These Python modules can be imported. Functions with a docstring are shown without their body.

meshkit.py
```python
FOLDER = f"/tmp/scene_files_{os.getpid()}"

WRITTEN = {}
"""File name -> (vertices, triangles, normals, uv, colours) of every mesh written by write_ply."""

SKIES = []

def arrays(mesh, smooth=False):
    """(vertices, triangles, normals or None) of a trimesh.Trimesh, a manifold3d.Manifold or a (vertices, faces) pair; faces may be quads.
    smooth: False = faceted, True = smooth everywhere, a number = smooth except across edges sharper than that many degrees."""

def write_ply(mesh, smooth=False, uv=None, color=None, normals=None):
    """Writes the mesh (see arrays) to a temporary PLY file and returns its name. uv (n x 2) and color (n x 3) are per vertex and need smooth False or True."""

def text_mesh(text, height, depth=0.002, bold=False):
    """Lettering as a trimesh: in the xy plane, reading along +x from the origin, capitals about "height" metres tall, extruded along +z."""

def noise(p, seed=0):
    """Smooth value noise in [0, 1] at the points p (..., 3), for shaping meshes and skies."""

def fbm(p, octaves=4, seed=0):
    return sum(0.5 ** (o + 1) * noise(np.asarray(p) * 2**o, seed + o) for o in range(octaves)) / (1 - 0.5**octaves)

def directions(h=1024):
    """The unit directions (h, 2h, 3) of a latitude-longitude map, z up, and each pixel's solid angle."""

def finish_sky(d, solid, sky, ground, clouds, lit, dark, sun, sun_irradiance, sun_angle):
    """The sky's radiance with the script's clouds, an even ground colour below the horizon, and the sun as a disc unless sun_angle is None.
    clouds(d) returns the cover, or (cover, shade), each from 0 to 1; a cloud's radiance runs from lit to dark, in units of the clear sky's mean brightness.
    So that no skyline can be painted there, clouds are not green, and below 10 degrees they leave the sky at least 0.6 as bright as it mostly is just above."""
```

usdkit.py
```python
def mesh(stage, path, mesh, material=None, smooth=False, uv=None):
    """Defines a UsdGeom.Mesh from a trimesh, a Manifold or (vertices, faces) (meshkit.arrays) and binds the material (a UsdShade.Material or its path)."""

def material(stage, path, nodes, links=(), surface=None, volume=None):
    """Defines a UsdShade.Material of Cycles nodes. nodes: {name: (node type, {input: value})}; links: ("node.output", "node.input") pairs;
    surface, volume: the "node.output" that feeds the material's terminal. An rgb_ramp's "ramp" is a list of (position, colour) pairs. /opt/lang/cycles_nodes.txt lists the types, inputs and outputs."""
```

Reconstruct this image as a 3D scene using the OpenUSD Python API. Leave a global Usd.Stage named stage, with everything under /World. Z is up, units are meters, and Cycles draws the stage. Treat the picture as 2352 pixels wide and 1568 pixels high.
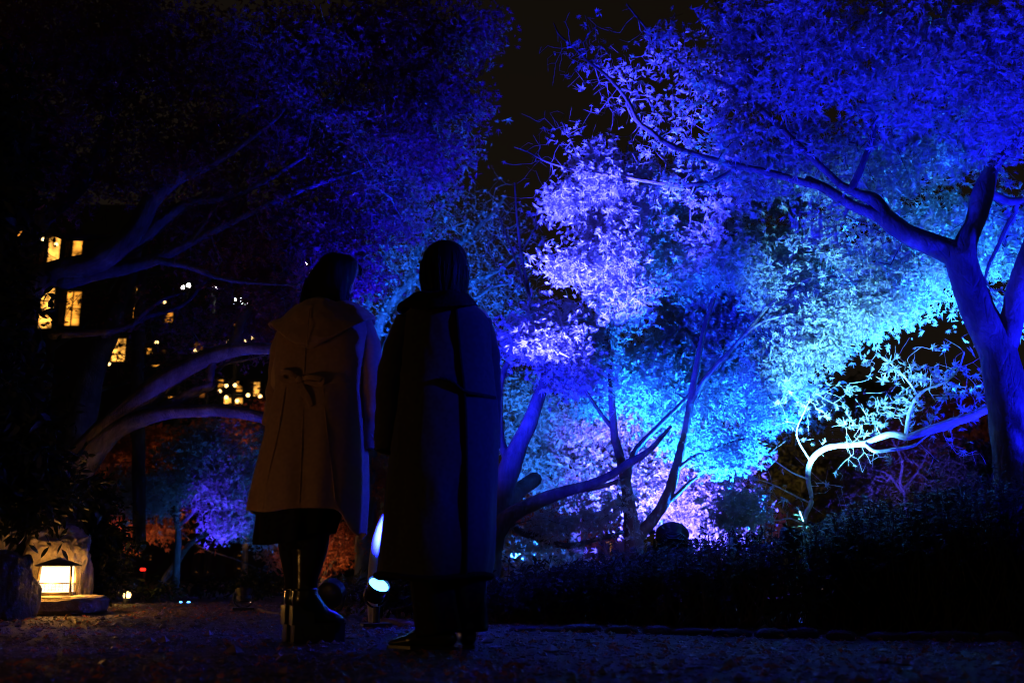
import math, random
import numpy as np, trimesh, usdkit, meshkit
import manifold3d as m3
from pxr import Usd, UsdGeom, UsdLux, UsdShade, Gf, Vt, Sdf

stage = Usd.Stage.CreateInMemory()
UsdGeom.Xform.Define(stage, '/World')
UsdGeom.Scope.Define(stage, '/World/Looks')

# ------------------------------------------------------------------ camera, sky
CAM_H, PITCH, F = 0.31, math.radians(12.7), 2287.0
cam = UsdGeom.Camera.Define(stage, '/World/camera')
cam.CreateHorizontalApertureAttr(36.0)
cam.CreateFocalLengthAttr(35.0)
cam.CreateFStopAttr(2.3)
cam.CreateFocusDistanceAttr(5.6)
cam.CreateExposureAttr(0.0)
cam.AddTranslateOp().Set(Gf.Vec3d(0, 0, CAM_H))
cam.AddRotateXYZOp().Set(Gf.Vec3f(90 + math.degrees(PITCH), 0, 0))

sky = UsdLux.DomeLight.Define(stage, '/World/sky')
skym = usdkit.material(stage, '/World/Looks/night_sky', {
    's': ('sky_texture', {'sky_type': 'single_scattering', 'sun_disc': False, 'sun_elevation': 0.06, 'sun_rotation': 2.6}),
    'bw': ('rgb_to_bw', {}),
    'mul': ('math', {'math_type': 'multiply', 'value2': 0.010}),
    'add': ('math', {'math_type': 'add', 'value2': 0.030}),
    'tint': ('mix', {'mix_type': 'multiply', 'fac': 1.0, 'color2': (1.0, 0.70, 0.47)}),
    'b': ('background_shader', {'strength': 0.15})},
    [('s.color', 'bw.color'), ('bw.val', 'mul.value1'), ('mul.value', 'add.value1'), ('add.value', 'tint.color1'), ('tint.color', 'b.color')], surface='b.background')
UsdShade.MaterialBindingAPI.Apply(sky.GetPrim()).Bind(skym)

CP, SP = math.cos(PITCH), math.sin(PITCH)


def at(dx, dy, Y):
    """The point at distance Y that stands at (dx, dy) of the 2352 x 1568 picture."""
    u, v = (dx - 1176.0) / F, (784.0 - dy) / F
    t = Y / (CP - v * SP)
    return np.array([u * t, Y, CAM_H + t * (SP + v * CP)])


def pix(dy, Y):
    """Metres per picture unit there."""
    return Y / (CP - (784.0 - dy) / F * SP) / F


# ------------------------------------------------------------------ helpers
USED = {}
def numbered(parent, name):
    k = USED.get((parent, name), 0)
    USED[(parent, name)] = k + 1
    return f'{parent}/{name}' if k == 0 else f'{parent}/{name}_{k:03d}'


def tag(p, label=None, cat=None, group=None, kind=None):
    p = p.GetPrim() if hasattr(p, 'GetPrim') else p
    for k, v in (('label', label), ('category', cat), ('group', group), ('kind', kind)):
        if v:
            p.SetCustomDataByKey(k, v)
    return p


def thing(name, label, cat, loc=(0, 0, 0), group=None, kind=None):
    x = UsdGeom.Xform.Define(stage, numbered('/World', name))
    x.AddTranslateOp().Set(Gf.Vec3d(*map(float, loc)))
    x.GetPrim().SetCustomDataByKey('loc', Gf.Vec3d(*map(float, loc)))
    return tag(x, label, cat, group, kind)


def base_of(parent):
    p = parent
    while p and str(p.GetPath()) not in ('/World', '/'):
        l = p.GetCustomDataByKey('loc')
        if l:
            return np.array(l)
        p = p.GetParent()
    return np.zeros(3)


def obj(name, mesh, mat, parent=None, smooth=False):
    """A mesh given in world coordinates; stored relative to its thing's base."""
    v, f, _ = meshkit.arrays(mesh, False)
    if parent is not None:
        v = v - base_of(parent)
    path = numbered(str(parent.GetPath()) if parent is not None else '/World', name)
    return usdkit.mesh(stage, path, trimesh.Trimesh(v, f, process=False), M[mat], smooth=smooth).GetPrim()


def cat(meshes):
    vs, fs, n = [], [], 0
    for m in meshes:
        v, f, _ = meshkit.arrays(m, False)
        vs.append(v); fs.append(f + n); n += len(v)
    return np.vstack(vs), np.vstack(fs)


def box(c, size, rz=0.0, bevel=0.0):
    b = trimesh.creation.box(size)
    if bevel:
        h = np.array(size) / 2 - bevel
        pts = [np.array([sx, sy, sz]) * h for sx in (-1, 1) for sy in (-1, 1) for sz in (-1, 1)]
        off = [np.array(o) * bevel for o in ((1, 0, 0), (-1, 0, 0), (0, 1, 0), (0, -1, 0), (0, 0, 1), (0, 0, -1))]
        b = trimesh.convex.convex_hull(np.array([p + o for p in pts for o in off]))
    if rz:
        b.apply_transform(trimesh.transformations.rotation_matrix(rz, [0, 0, 1]))
    b.apply_translation(c)
    return b


def unit(v):
    v = np.asarray(v, float)
    return v / (np.linalg.norm(v, axis=-1, keepdims=True) + 1e-12)


def tube(P, R, sides=5, cap=True):
    P = np.asarray(P, float); R = np.broadcast_to(np.asarray(R, float), (len(P),))
    T = np.gradient(P, axis=0); T = unit(T)
    ref = np.array([0, 0, 1.0]) if abs(T[:, 2].mean()) < 0.85 else np.array([1.0, 0, 0])
    A = unit(np.cross(T, ref)); B = np.cross(T, A)
    a = np.arange(sides) * 2 * np.pi / sides
    V = P[:, None] + R[:, None, None] * (np.cos(a)[None, :, None] * A[:, None] + np.sin(a)[None, :, None] * B[:, None])
    n = len(P)
    i, j = np.meshgrid(np.arange(n - 1), np.arange(sides), indexing='ij')
    a0, a1 = i * sides + j, i * sides + (j + 1) % sides
    f = np.concatenate([np.stack([a0, a1, a1 + sides], -1).reshape(-1, 3), np.stack([a0, a1 + sides, a0 + sides], -1).reshape(-1, 3)])
    V = V.reshape(-1, 3)
    if cap:
        k = len(V)
        V = np.vstack([V, P[0], P[-1]])
        j = np.arange(sides); j1 = (j + 1) % sides
        f = np.vstack([f, np.stack([np.full(sides, k), j1, j], -1), np.stack([np.full(sides, k + 1), (n - 1) * sides + j, (n - 1) * sides + j1], -1)])
    return V, f


def spline(P, n):
    """Catmull-Rom through the rows of P (any width), n points per span."""
    P = np.asarray(P, float)
    Q = np.vstack([2 * P[0] - P[1], P, 2 * P[-1] - P[-2]])
    t = np.arange(n)[:, None] / n
    out = []
    for k in range(1, len(Q) - 2):
        a, b, c, d = Q[k - 1], Q[k], Q[k + 1], Q[k + 2]
        out.append(0.5 * (2 * b + (c - a) * t + (2 * a - 5 * b + 4 * c - d) * t ** 2 + (3 * b - a - 3 * c + d) * t ** 3))
    return np.vstack(out + [P[-1:]])


def lathe(prof, n=24, axis_scale=1.0):
    prof = np.asarray(prof, float)
    return trimesh.creation.revolve(prof, sections=n)


def aim(z):
    """Rotation whose +z goes along z."""
    z = unit(z)
    x = unit(np.cross([0, 0, 1.0], z)) if abs(z[2]) < 0.99 else np.array([1.0, 0, 0])
    m = np.eye(4); m[:3, 0] = x; m[:3, 1] = np.cross(z, x); m[:3, 2] = z
    return m


# ------------------------------------------------------------------ materials
M = {}
def mat(name, nodes, links, surface='p.BSDF'):
    M[name] = usdkit.material(stage, f'/World/Looks/{name}', nodes, links, surface=surface)


def leaf_mat(name, ramp, trans=0.4, rough=0.5):
    tr = [(p, tuple(min(1, c * 1.1) for c in col)) for p, col in ramp]
    mat(name, {
        'g': ('geometry', {}),
        'r': ('rgb_ramp', {'ramp': ramp}),
        'tr': ('rgb_ramp', {'ramp': tr}),
        'p': ('principled_bsdf', {'roughness': rough, 'specular_ior_level': 0.35}),
        't': ('translucent_bsdf', {}),
        'mx': ('mix_closure', {'fac': trans})},
        [('g.random_per_island', 'r.fac'), ('g.random_per_island', 'tr.fac'), ('r.color', 'p.base_color'), ('tr.color', 't.color'),
         ('p.BSDF', 'mx.closure1'), ('t.BSDF', 'mx.closure2')], surface='mx.closure')


def noisy(name, c1, c2, scale=8, rough=0.7, bump=0.3, bscale=None, detail=6, spec=0.4, sheen=0.0, dist=0.01, stretch=(1, 1, 1)):
    mat(name, {
        'tc': ('geometry', {}),
        'mp': ('mapping', {'scale': stretch}),
        'n': ('noise_texture', {'scale': scale, 'detail': detail, 'roughness': 0.6}),
        'n2': ('noise_texture', {'scale': bscale or scale * 5, 'detail': 4, 'roughness': 0.65}),
        'r': ('rgb_ramp', {'ramp': [(0.3, c1), (0.7, c2)]}),
        'b': ('bump', {'strength': bump, 'distance': dist}),
        'p': ('principled_bsdf', {'roughness': rough, 'specular_ior_level': spec, 'sheen_weight': sheen})},
        [('tc.position', 'mp.vector'), ('mp.vector', 'n.vector'), ('mp.vector', 'n2.vector'), ('n.fac', 'r.fac'), ('r.color', 'p.base_color'), ('n2.fac', 'b.height'), ('b.normal', 'p.normal')])


def emit(name, col, strength):
    mat(name, {'e': ('emission', {'color': col, 'strength': strength})}, [], surface='e.emission')


leaf_mat('maple_leaf', [(0, (0.40, 0.42, 0.36)), (0.5, (0.52, 0.52, 0.46)), (1, (0.42, 0.40, 0.40))], 0.42)
leaf_mat('dark_maple_leaf', [(0, (0.28, 0.10, 0.09)), (0.35, (0.30, 0.17, 0.15)), (0.7, (0.22, 0.20, 0.18)), (1, (0.38, 0.16, 0.07))], 0.35)
leaf_mat('autumn_leaf', [(0, (0.42, 0.14, 0.06)), (0.5, (0.45, 0.25, 0.12)), (1, (0.34, 0.30, 0.26))], 0.4)
leaf_mat('evergreen_leaf', [(0, (0.018, 0.026, 0.010)), (0.5, (0.030, 0.038, 0.014)), (1, (0.05, 0.045, 0.016))], 0.12, 0.6)
leaf_mat('olive_leaf', [(0, (0.12, 0.12, 0.04)), (0.5, (0.2, 0.17, 0.06)), (1, (0.26, 0.13, 0.04))], 0.3)
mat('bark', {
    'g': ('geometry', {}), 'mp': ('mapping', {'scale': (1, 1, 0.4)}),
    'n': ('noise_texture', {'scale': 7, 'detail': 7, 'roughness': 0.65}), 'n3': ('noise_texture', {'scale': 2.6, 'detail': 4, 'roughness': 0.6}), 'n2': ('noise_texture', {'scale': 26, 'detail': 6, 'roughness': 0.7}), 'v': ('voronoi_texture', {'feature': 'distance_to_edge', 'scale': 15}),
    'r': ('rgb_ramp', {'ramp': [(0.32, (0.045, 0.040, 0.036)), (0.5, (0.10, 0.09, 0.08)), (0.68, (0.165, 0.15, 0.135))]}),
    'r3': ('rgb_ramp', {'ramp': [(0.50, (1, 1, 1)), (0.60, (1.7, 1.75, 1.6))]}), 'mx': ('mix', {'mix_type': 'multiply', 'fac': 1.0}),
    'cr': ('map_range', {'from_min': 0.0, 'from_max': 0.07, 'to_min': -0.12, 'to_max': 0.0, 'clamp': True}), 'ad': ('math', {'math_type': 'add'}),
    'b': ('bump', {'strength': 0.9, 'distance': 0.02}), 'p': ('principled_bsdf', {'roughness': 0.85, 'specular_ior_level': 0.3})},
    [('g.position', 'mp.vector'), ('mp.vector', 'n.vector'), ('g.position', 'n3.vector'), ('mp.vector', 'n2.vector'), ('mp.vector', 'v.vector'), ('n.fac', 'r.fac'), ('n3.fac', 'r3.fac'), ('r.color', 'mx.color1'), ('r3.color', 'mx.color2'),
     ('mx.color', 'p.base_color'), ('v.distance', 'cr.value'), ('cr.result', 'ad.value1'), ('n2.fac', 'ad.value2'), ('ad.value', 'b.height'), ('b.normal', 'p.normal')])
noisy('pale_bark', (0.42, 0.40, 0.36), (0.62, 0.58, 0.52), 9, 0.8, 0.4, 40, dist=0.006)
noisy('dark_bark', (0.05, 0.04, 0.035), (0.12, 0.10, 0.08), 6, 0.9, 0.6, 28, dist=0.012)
noisy('gravel_ground', (0.065, 0.038, 0.018), (0.17, 0.11, 0.055), 14, 0.75, 0.9, 130, detail=8, dist=0.012)
noisy('pebble', (0.08, 0.05, 0.03), (0.28, 0.19, 0.11), 30, 0.45, 0.2, 200, spec=0.6)
noisy('garden_soil', (0.03, 0.025, 0.018), (0.08, 0.065, 0.04), 4, 0.9, 0.8, 30, dist=0.03)
noisy('rock', (0.12, 0.10, 0.08), (0.34, 0.30, 0.24), 7, 0.8, 0.9, 26, dist=0.02, detail=8)
noisy('dark_rock', (0.025, 0.022, 0.02), (0.07, 0.06, 0.055), 7, 0.8, 0.9, 26, dist=0.02)
noisy('beige_wool', (0.34, 0.205, 0.16), (0.46, 0.29, 0.23), 60, 0.95, 0.35, 420, spec=0.1, sheen=0.25, dist=0.002)
noisy('dark_wool', (0.032, 0.032, 0.042), (0.058, 0.058, 0.072), 60, 0.95, 0.3, 420, spec=0.1, sheen=0.2, dist=0.002)
noisy('black_fleece', (0.012, 0.011, 0.011), (0.03, 0.028, 0.028), 90, 0.98, 0.8, 160, spec=0.05, dist=0.008)
noisy('pale_fleece', (0.5, 0.48, 0.45), (0.65, 0.62, 0.58), 90, 0.98, 0.6, 160, spec=0.1, dist=0.006)
noisy('black_cloth', (0.010, 0.010, 0.011), (0.022, 0.022, 0.024), 50, 0.9, 0.2, 300, spec=0.15, dist=0.002)
noisy('black_leather', (0.010, 0.009, 0.009), (0.02, 0.018, 0.018), 30, 0.22, 0.08, 120, spec=0.6, dist=0.002)
noisy('black_hair', (0.006, 0.005, 0.005), (0.014, 0.012, 0.011), 40, 0.5, 0.5, 150, spec=0.3, dist=0.004, stretch=(1, 1, 0.06))
noisy('skin', (0.55, 0.36, 0.28), (0.62, 0.42, 0.33), 20, 0.5, 0.05, 300, dist=0.001)
noisy('black_metal', (0.012, 0.012, 0.013), (0.025, 0.025, 0.027), 20, 0.42, 0.1, 160, spec=0.5, dist=0.001)
noisy('bronze_metal', (0.05, 0.04, 0.03), (0.11, 0.085, 0.05), 20, 0.45, 0.2, 120, spec=0.6, dist=0.002)
noisy('timber', (0.10, 0.075, 0.05), (0.22, 0.17, 0.12), 9, 0.8, 0.6, 40, dist=0.006, stretch=(0.3, 1, 1))
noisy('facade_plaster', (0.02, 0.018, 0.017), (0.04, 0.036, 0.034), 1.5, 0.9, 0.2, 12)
noisy('window_frame', (0.03, 0.025, 0.02), (0.06, 0.05, 0.04), 5, 0.6, 0.1, 40)
mat('paper_glow', {'g': ('geometry', {}), 'n': ('noise_texture', {'scale': 30, 'detail': 3}), 'r': ('rgb_ramp', {'ramp': [(0.35, (1.0, 0.80, 0.42)), (0.7, (1.0, 0.90, 0.62))]}),
                   'e': ('emission', {'strength': 2.4})}, [('g.position', 'n.vector'), ('n.fac', 'r.fac'), ('r.color', 'e.color')], surface='e.emission')
for k, (col, s) in enumerate([((1.0, 0.36, 0.035), 1.4), ((1.0, 0.32, 0.035), 0.7), ((1.0, 0.42, 0.06), 2.1), ((0.9, 0.26, 0.04), 0.16)]):
    mat(f'lit_pane_{k}', {'g': ('geometry', {}), 'n': ('noise_texture', {'scale': 2.6, 'detail': 4}), 'm': ('map_range', {'from_min': 0.36, 'from_max': 0.66, 'to_min': 0.1 * s, 'to_max': 1.5 * s}),
                         'e': ('emission', {'color': col})}, [('g.position', 'n.vector'), ('n.fac', 'm.value'), ('m.result', 'e.strength')], surface='e.emission')
emit('bulb_warm', (1.0, 0.60, 0.20), 5)
emit('bulb_white', (1.0, 0.97, 0.85), 22)
emit('bulb_red', (1.0, 0.02, 0.01), 3)
emit('lens_blue', (0.07, 0.36, 1.0), 9)
emit('lens_cyan', (0.20, 0.75, 1.0), 12)
emit('lens_violet', (0.25, 0.15, 1.0), 12)
emit('lens_warm', (1.0, 0.62, 0.2), 12)


# ------------------------------------------------------------------ lamps
def spot(path, pos, target, color, J, cone, soft=0.6, r=0.03):
    """A spot lamp giving the irradiance J / d^2 at distance d."""
    l = UsdLux.SphereLight.Define(stage, path)
    l.CreateRadiusAttr(r); l.CreateNormalizeAttr(False)
    l.CreateIntensityAttr(float(J / (math.pi * r * r)))
    l.CreateColorAttr(Gf.Vec3f(*color))
    m = aim(-(np.asarray(target) - np.asarray(pos)))
    m[:3, 3] = np.asarray(pos) - base_of(stage.GetPrimAtPath(path).GetParent())
    l.AddTransformOp().Set(Gf.Matrix4d(*m.T.ravel().tolist()))
    s = UsdLux.ShapingAPI.Apply(l.GetPrim())
    s.CreateShapingConeAngleAttr(float(cone)); s.CreateShapingConeSoftnessAttr(float(soft))
    return l


def bulb(path, pos, color, J, r=0.03):
    l = UsdLux.SphereLight.Define(stage, path)
    l.CreateRadiusAttr(r); l.CreateNormalizeAttr(False)
    l.CreateIntensityAttr(float(J / (math.pi * r * r)))
    l.CreateColorAttr(Gf.Vec3f(*color))
    l.AddTranslateOp().Set(Gf.Vec3d(*map(float, np.asarray(pos) - base_of(stage.GetPrimAtPath(path).GetParent()))))


def floodlight(pos, target, color, J, cone, lens, label, size=0.085, soft=0.6, group=None, pole=0.02, face=None):
    """A round garden floodlight on a stake: can, lens, cooling fins, yoke, stake and foot, with its lamp."""
    pos = np.asarray(pos, float)
    d = unit(np.asarray(target, float) - pos if face is None else face)
    base = np.array([pos[0], pos[1], 0.0])
    t = thing('floodlight', label, 'floodlight', base, group or 'floodlights set about the garden')
    R = aim(d); R[:3, 3] = pos
    s = size
    can = lathe([(0, -1.1 * s), (0.55 * s, -1.08 * s), (0.75 * s, -0.8 * s), (0.82 * s, -0.2 * s), (1.0 * s, 0.15 * s), (1.05 * s, 0.5 * s), (0.98 * s, 0.52 * s), (0.94 * s, 0.38 * s), (0, 0.36 * s)], 28)
    can.apply_transform(R); obj('housing', can, 'black_metal', t, 40)
    le = lathe([(0.93 * s, 0.37 * s), (0.8 * s, 0.43 * s), (0.4 * s, 0.47 * s), (0, 0.48 * s)], 28)
    le.apply_transform(R); obj('lens', le, lens, t, 40)
    fins = []
    for k in range(5):
        f = lathe([(0.70 * s, (-0.95 + 0.14 * k) * s), (0.95 * s, (-0.95 + 0.14 * k) * s), (0.95 * s, (-0.90 + 0.14 * k) * s), (0.70 * s, (-0.90 + 0.14 * k) * s)], 24)
        f.apply_transform(R); fins.append(f)
    obj('cooling_fins', cat(fins), 'black_metal', t)
    side = R[:3, 0]
    low = pos - np.array([0, 0, 1.55 * s])
    yoke = spline([pos + side * 1.12 * s, pos + side * 1.14 * s - [0, 0, 0.9 * s], low + side * 0.5 * s, low - side * 0.5 * s, pos - side * 1.14 * s - [0, 0, 0.9 * s], pos - side * 1.12 * s], 5)
    obj('yoke', tube(yoke, 0.09 * s, 6), 'black_metal', t, 40)
    if low[2] > 0.01:
        obj('stake', tube([low, [low[0], low[1], -0.02]], pole, 8), 'black_metal', t, 40)
        obj('foot_plate', box((low[0], low[1], 0.012), (0.15, 0.12, 0.018), 0.3, 0.003), 'black_metal', t)
    spot(str(t.GetPath()) + '/lamp', pos + d * 0.62 * s, target, color, J, cone, soft, 0.6 * s if s < 0.06 or s > 0.12 else 0.04)
    return t


FLOODS = [
    # lamp, what it shines on (picture place and distance), colour, J, cone, lens, which way the fixture faces, size, label
    ((866, 1350, 5.4), (1365, 580, 6.2), (0.034, 0.031, 1.0), 2300, 13, 'lens_blue', (0.42, -0.52, 0.75), 0.060, 'floodlight glowing blue white on the path edge between the two people'),
    ((1815, 1236, 5.45), (1945, 830, 6.1), (0.13, 0.54, 1.0), 110, 25, 'lens_cyan', None, 0.06, 'cyan floodlight hidden in the hedge below the bright bent branch'),
    ((2240, 1320, 6.6), (2130, 560, 6.3), (0.020, 0.24, 1.0), 620, 24, 'lens_cyan', None, 0.07, 'cyan floodlight behind the hedge left of the big right maple trunk'),
    ((1490, 1335, 8.0), (1590, 1060, 10.0), (0.085, 0.055, 1.0), 520, 40, 'lens_violet', None, 0.07, 'violet floodlight on the ground behind the slender forked maple'),
    ((1545, 1240, 6.3), (1640, 1180, 9.0), (0.08, 0.05, 1.0), 8, 14, 'lens_violet', (0.1, 0.75, 0.65), 0.100, 'big black floodlight head seen from behind over the hedge beside the slender maple'),
    ((1630, 1345, 7.2), (1630, 760, 7.4), (0.008, 0.12, 1.0), 560, 44, 'lens_blue', None, 0.07, 'blue floodlight behind the hedge right of the slender maple'),
    ((1770, 1345, 6.5), (1690, 610, 7.2), (0.006, 0.09, 1.0), 330, 24, 'lens_blue', None, 0.06, 'blue floodlight behind the hedge between the slender maple and the bent stem'),
    ((1200, 1350, 7.6), (1270, 930, 9.5), (0.020, 0.16, 1.0), 120, 38, 'lens_blue', None, 0.07, 'blue floodlight behind the hedge at the foot of the low curved maple'),
    ((900, 1350, 10.5), (1000, 650, 13.3), (0.008, 0.10, 1.0), 620, 23, 'lens_blue', None, 0.07, 'far blue floodlight beneath the hazy bare tree'),
    ((1040, 1350, 7.3), (940, 200, 8.8), (0.004, 0.004, 1.0), 260, 24, 'lens_blue', None, 0.07, 'deep blue floodlight low behind the person in dark coat'),
    ((560, 1362, 7.4), (560, 360, 8.2), (0.008, 0.015, 1.0), 8, 36, 'lens_blue', None, 0.06, 'blue floodlight at the path edge under the left limbs'),
    ((450, 1362, 11.0), (530, 1100, 12.5), (0.060, 0.022, 1.0), 34, 20, 'lens_blue', None, 0.07, 'small blue floodlight shining by the low bushes left of the people'),
    ((640, 1340, 11.0), (555, 1200, 12.2), (0.02, 0.20, 1.0), 5, 40, 'lens_cyan', None, 0.07, 'small cyan floodlight behind the boots of the person in beige'),
    ((2080, 1255, 10.3), (2080, 1060, 11.5), (0.07, 0.06, 1.0), 1.1, 45, 'lens_violet', None, 0.07, 'faint violet floodlight under the far pale bare tree at right'),
    ((1860, 1280, 13.0), (1850, 1040, 17.0), (1.0, 0.60, 0.22), 14, 55, 'lens_warm', None, 0.07, 'warm floodlight among the far trees beyond the hedge'),
    ((320, 1345, 12.6), (300, 1190, 14.0), (1.0, 0.42, 0.10), 4.5, 50, 'lens_warm', None, 0.06, 'small warm floodlight low in front of the orange brown maple'),
    ((600, 1335, 15.8), (560, 930, 17.0), (1.0, 0.45, 0.12), 26.0, 45, 'lens_warm', None, 0.06, 'warm floodlight under the far tree before the dotted hotel windows'),
    ((690, 1348, 12.6), (760, 1200, 13.6), (1.0, 0.42, 0.14), 1.8, 50, 'lens_warm', None, 0.06, 'small warm floodlight behind the legs of the person in beige'),
]
for p, q, col, J, cone, lens, face, size, lab in FLOODS:
    t = floodlight(at(*p), at(*q), col, J, cone, lens, lab, size=size, face=face)
    if p[0] == 866:
        spot(f'{t.GetPath()}/wide_beam', at(*p) + unit(np.array(face)) * 0.07, at(1440, 180, 5.7), (0.006, 0.011, 1.0), 170, 54, 0.7, 0.03)
floodlight((3.35, 4.55, 0.18), (2.05, 5.6, 2.9), (0.004, 0.005, 1.0), 120, 50, 'lens_blue', 'deep blue floodlight behind the right end of the hedge', size=0.07)
floodlight((5.4, 2.7, 2.6), (0.0, 4.0, 1.05), (0.008, 0.02, 1.0), 110, 8, 'lens_blue', 'deep blue floodlight on a tall stake beside the path at far right', size=0.16, soft=1.0)

# ------------------------------------------------------------------ trees
LOBES = np.radians([0, 36, 74, 122, 180 + 58, 180 + 106, 180 + 144])


def maple_template(lobes=7):
    ang = {7: [-122, -74, -36, 0, 36, 74, 122], 5: [-100, -48, 0, 48, 100], 3: [-70, 0, 70]}[lobes]
    ln = {7: [0.52, 0.82, 0.97, 1.05, 0.97, 0.82, 0.52], 5: [0.6, 0.9, 1.05, 0.9, 0.6], 3: [0.8, 1.0, 0.8]}[lobes]
    V = [(0, 0, 0)]
    out = []
    for k, (a, l) in enumerate(zip(ang, ln)):
        a = math.radians(a)
        out.append((l * math.sin(a), l * math.cos(a), -0.22 * l * l))
        if k < len(ang) - 1:
            b = math.radians((ang[k] + ang[k + 1]) / 2)
            w = 0.29
            out.append((w * math.sin(b), w * math.cos(b), 0.03))
    out = [(0, -0.12, 0.0)] + out
    V = np.array([(0, 0.05, 0.05)] + out) * 0.5
    n = len(out)
    Fc = np.array([(0, 1 + (k + 1) % n, 1 + k) for k in range(n)])
    return V, Fc


OVAL = (np.array([(0, 0, 0), (0.16, 0.35, 0.04), (0.14, 0.7, 0.02), (0, 1.0, -0.06), (-0.14, 0.7, 0.02), (-0.16, 0.35, 0.04)]), np.array([(0, 1, 5), (1, 2, 4), (1, 4, 5), (2, 3, 4)]))
BLADE = (np.array([(0.0, 0, 0), (0.28, 0.45, 0.05), (0, 1.0, -0.1), (-0.28, 0.45, 0.05)]), np.array([(0, 1, 3), (1, 2, 3)]))
TPL = {7: maple_template(7), 5: maple_template(5), 3: maple_template(3), 'oval': OVAL, 'blade': BLADE}


def scatter(kind, pos, axis, normal, size, rng, curl=0.0):
    V, Fc = TPL[kind]
    n = len(pos)
    N = unit(normal); A = unit(axis - N * (axis * N).sum(1, keepdims=True)); X = np.cross(A, N)
    VV = np.broadcast_to(V, (n, *V.shape)).copy()
    if curl:
        VV[:, :, 2] += rng.normal(0, curl, (n, 1)) * (V[:, 0] ** 2 + V[:, 1] ** 2)[None] + rng.normal(0, curl * 0.15, VV.shape[:2])
    W = pos[:, None] + size[:, None, None] * (VV[:, :, :1] * X[:, None] + VV[:, :, 1:2] * A[:, None] + VV[:, :, 2:] * N[:, None])
    Fx = (Fc[None] + (np.arange(n) * len(V))[:, None, None]).reshape(-1, 3)
    return W, Fx


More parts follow.
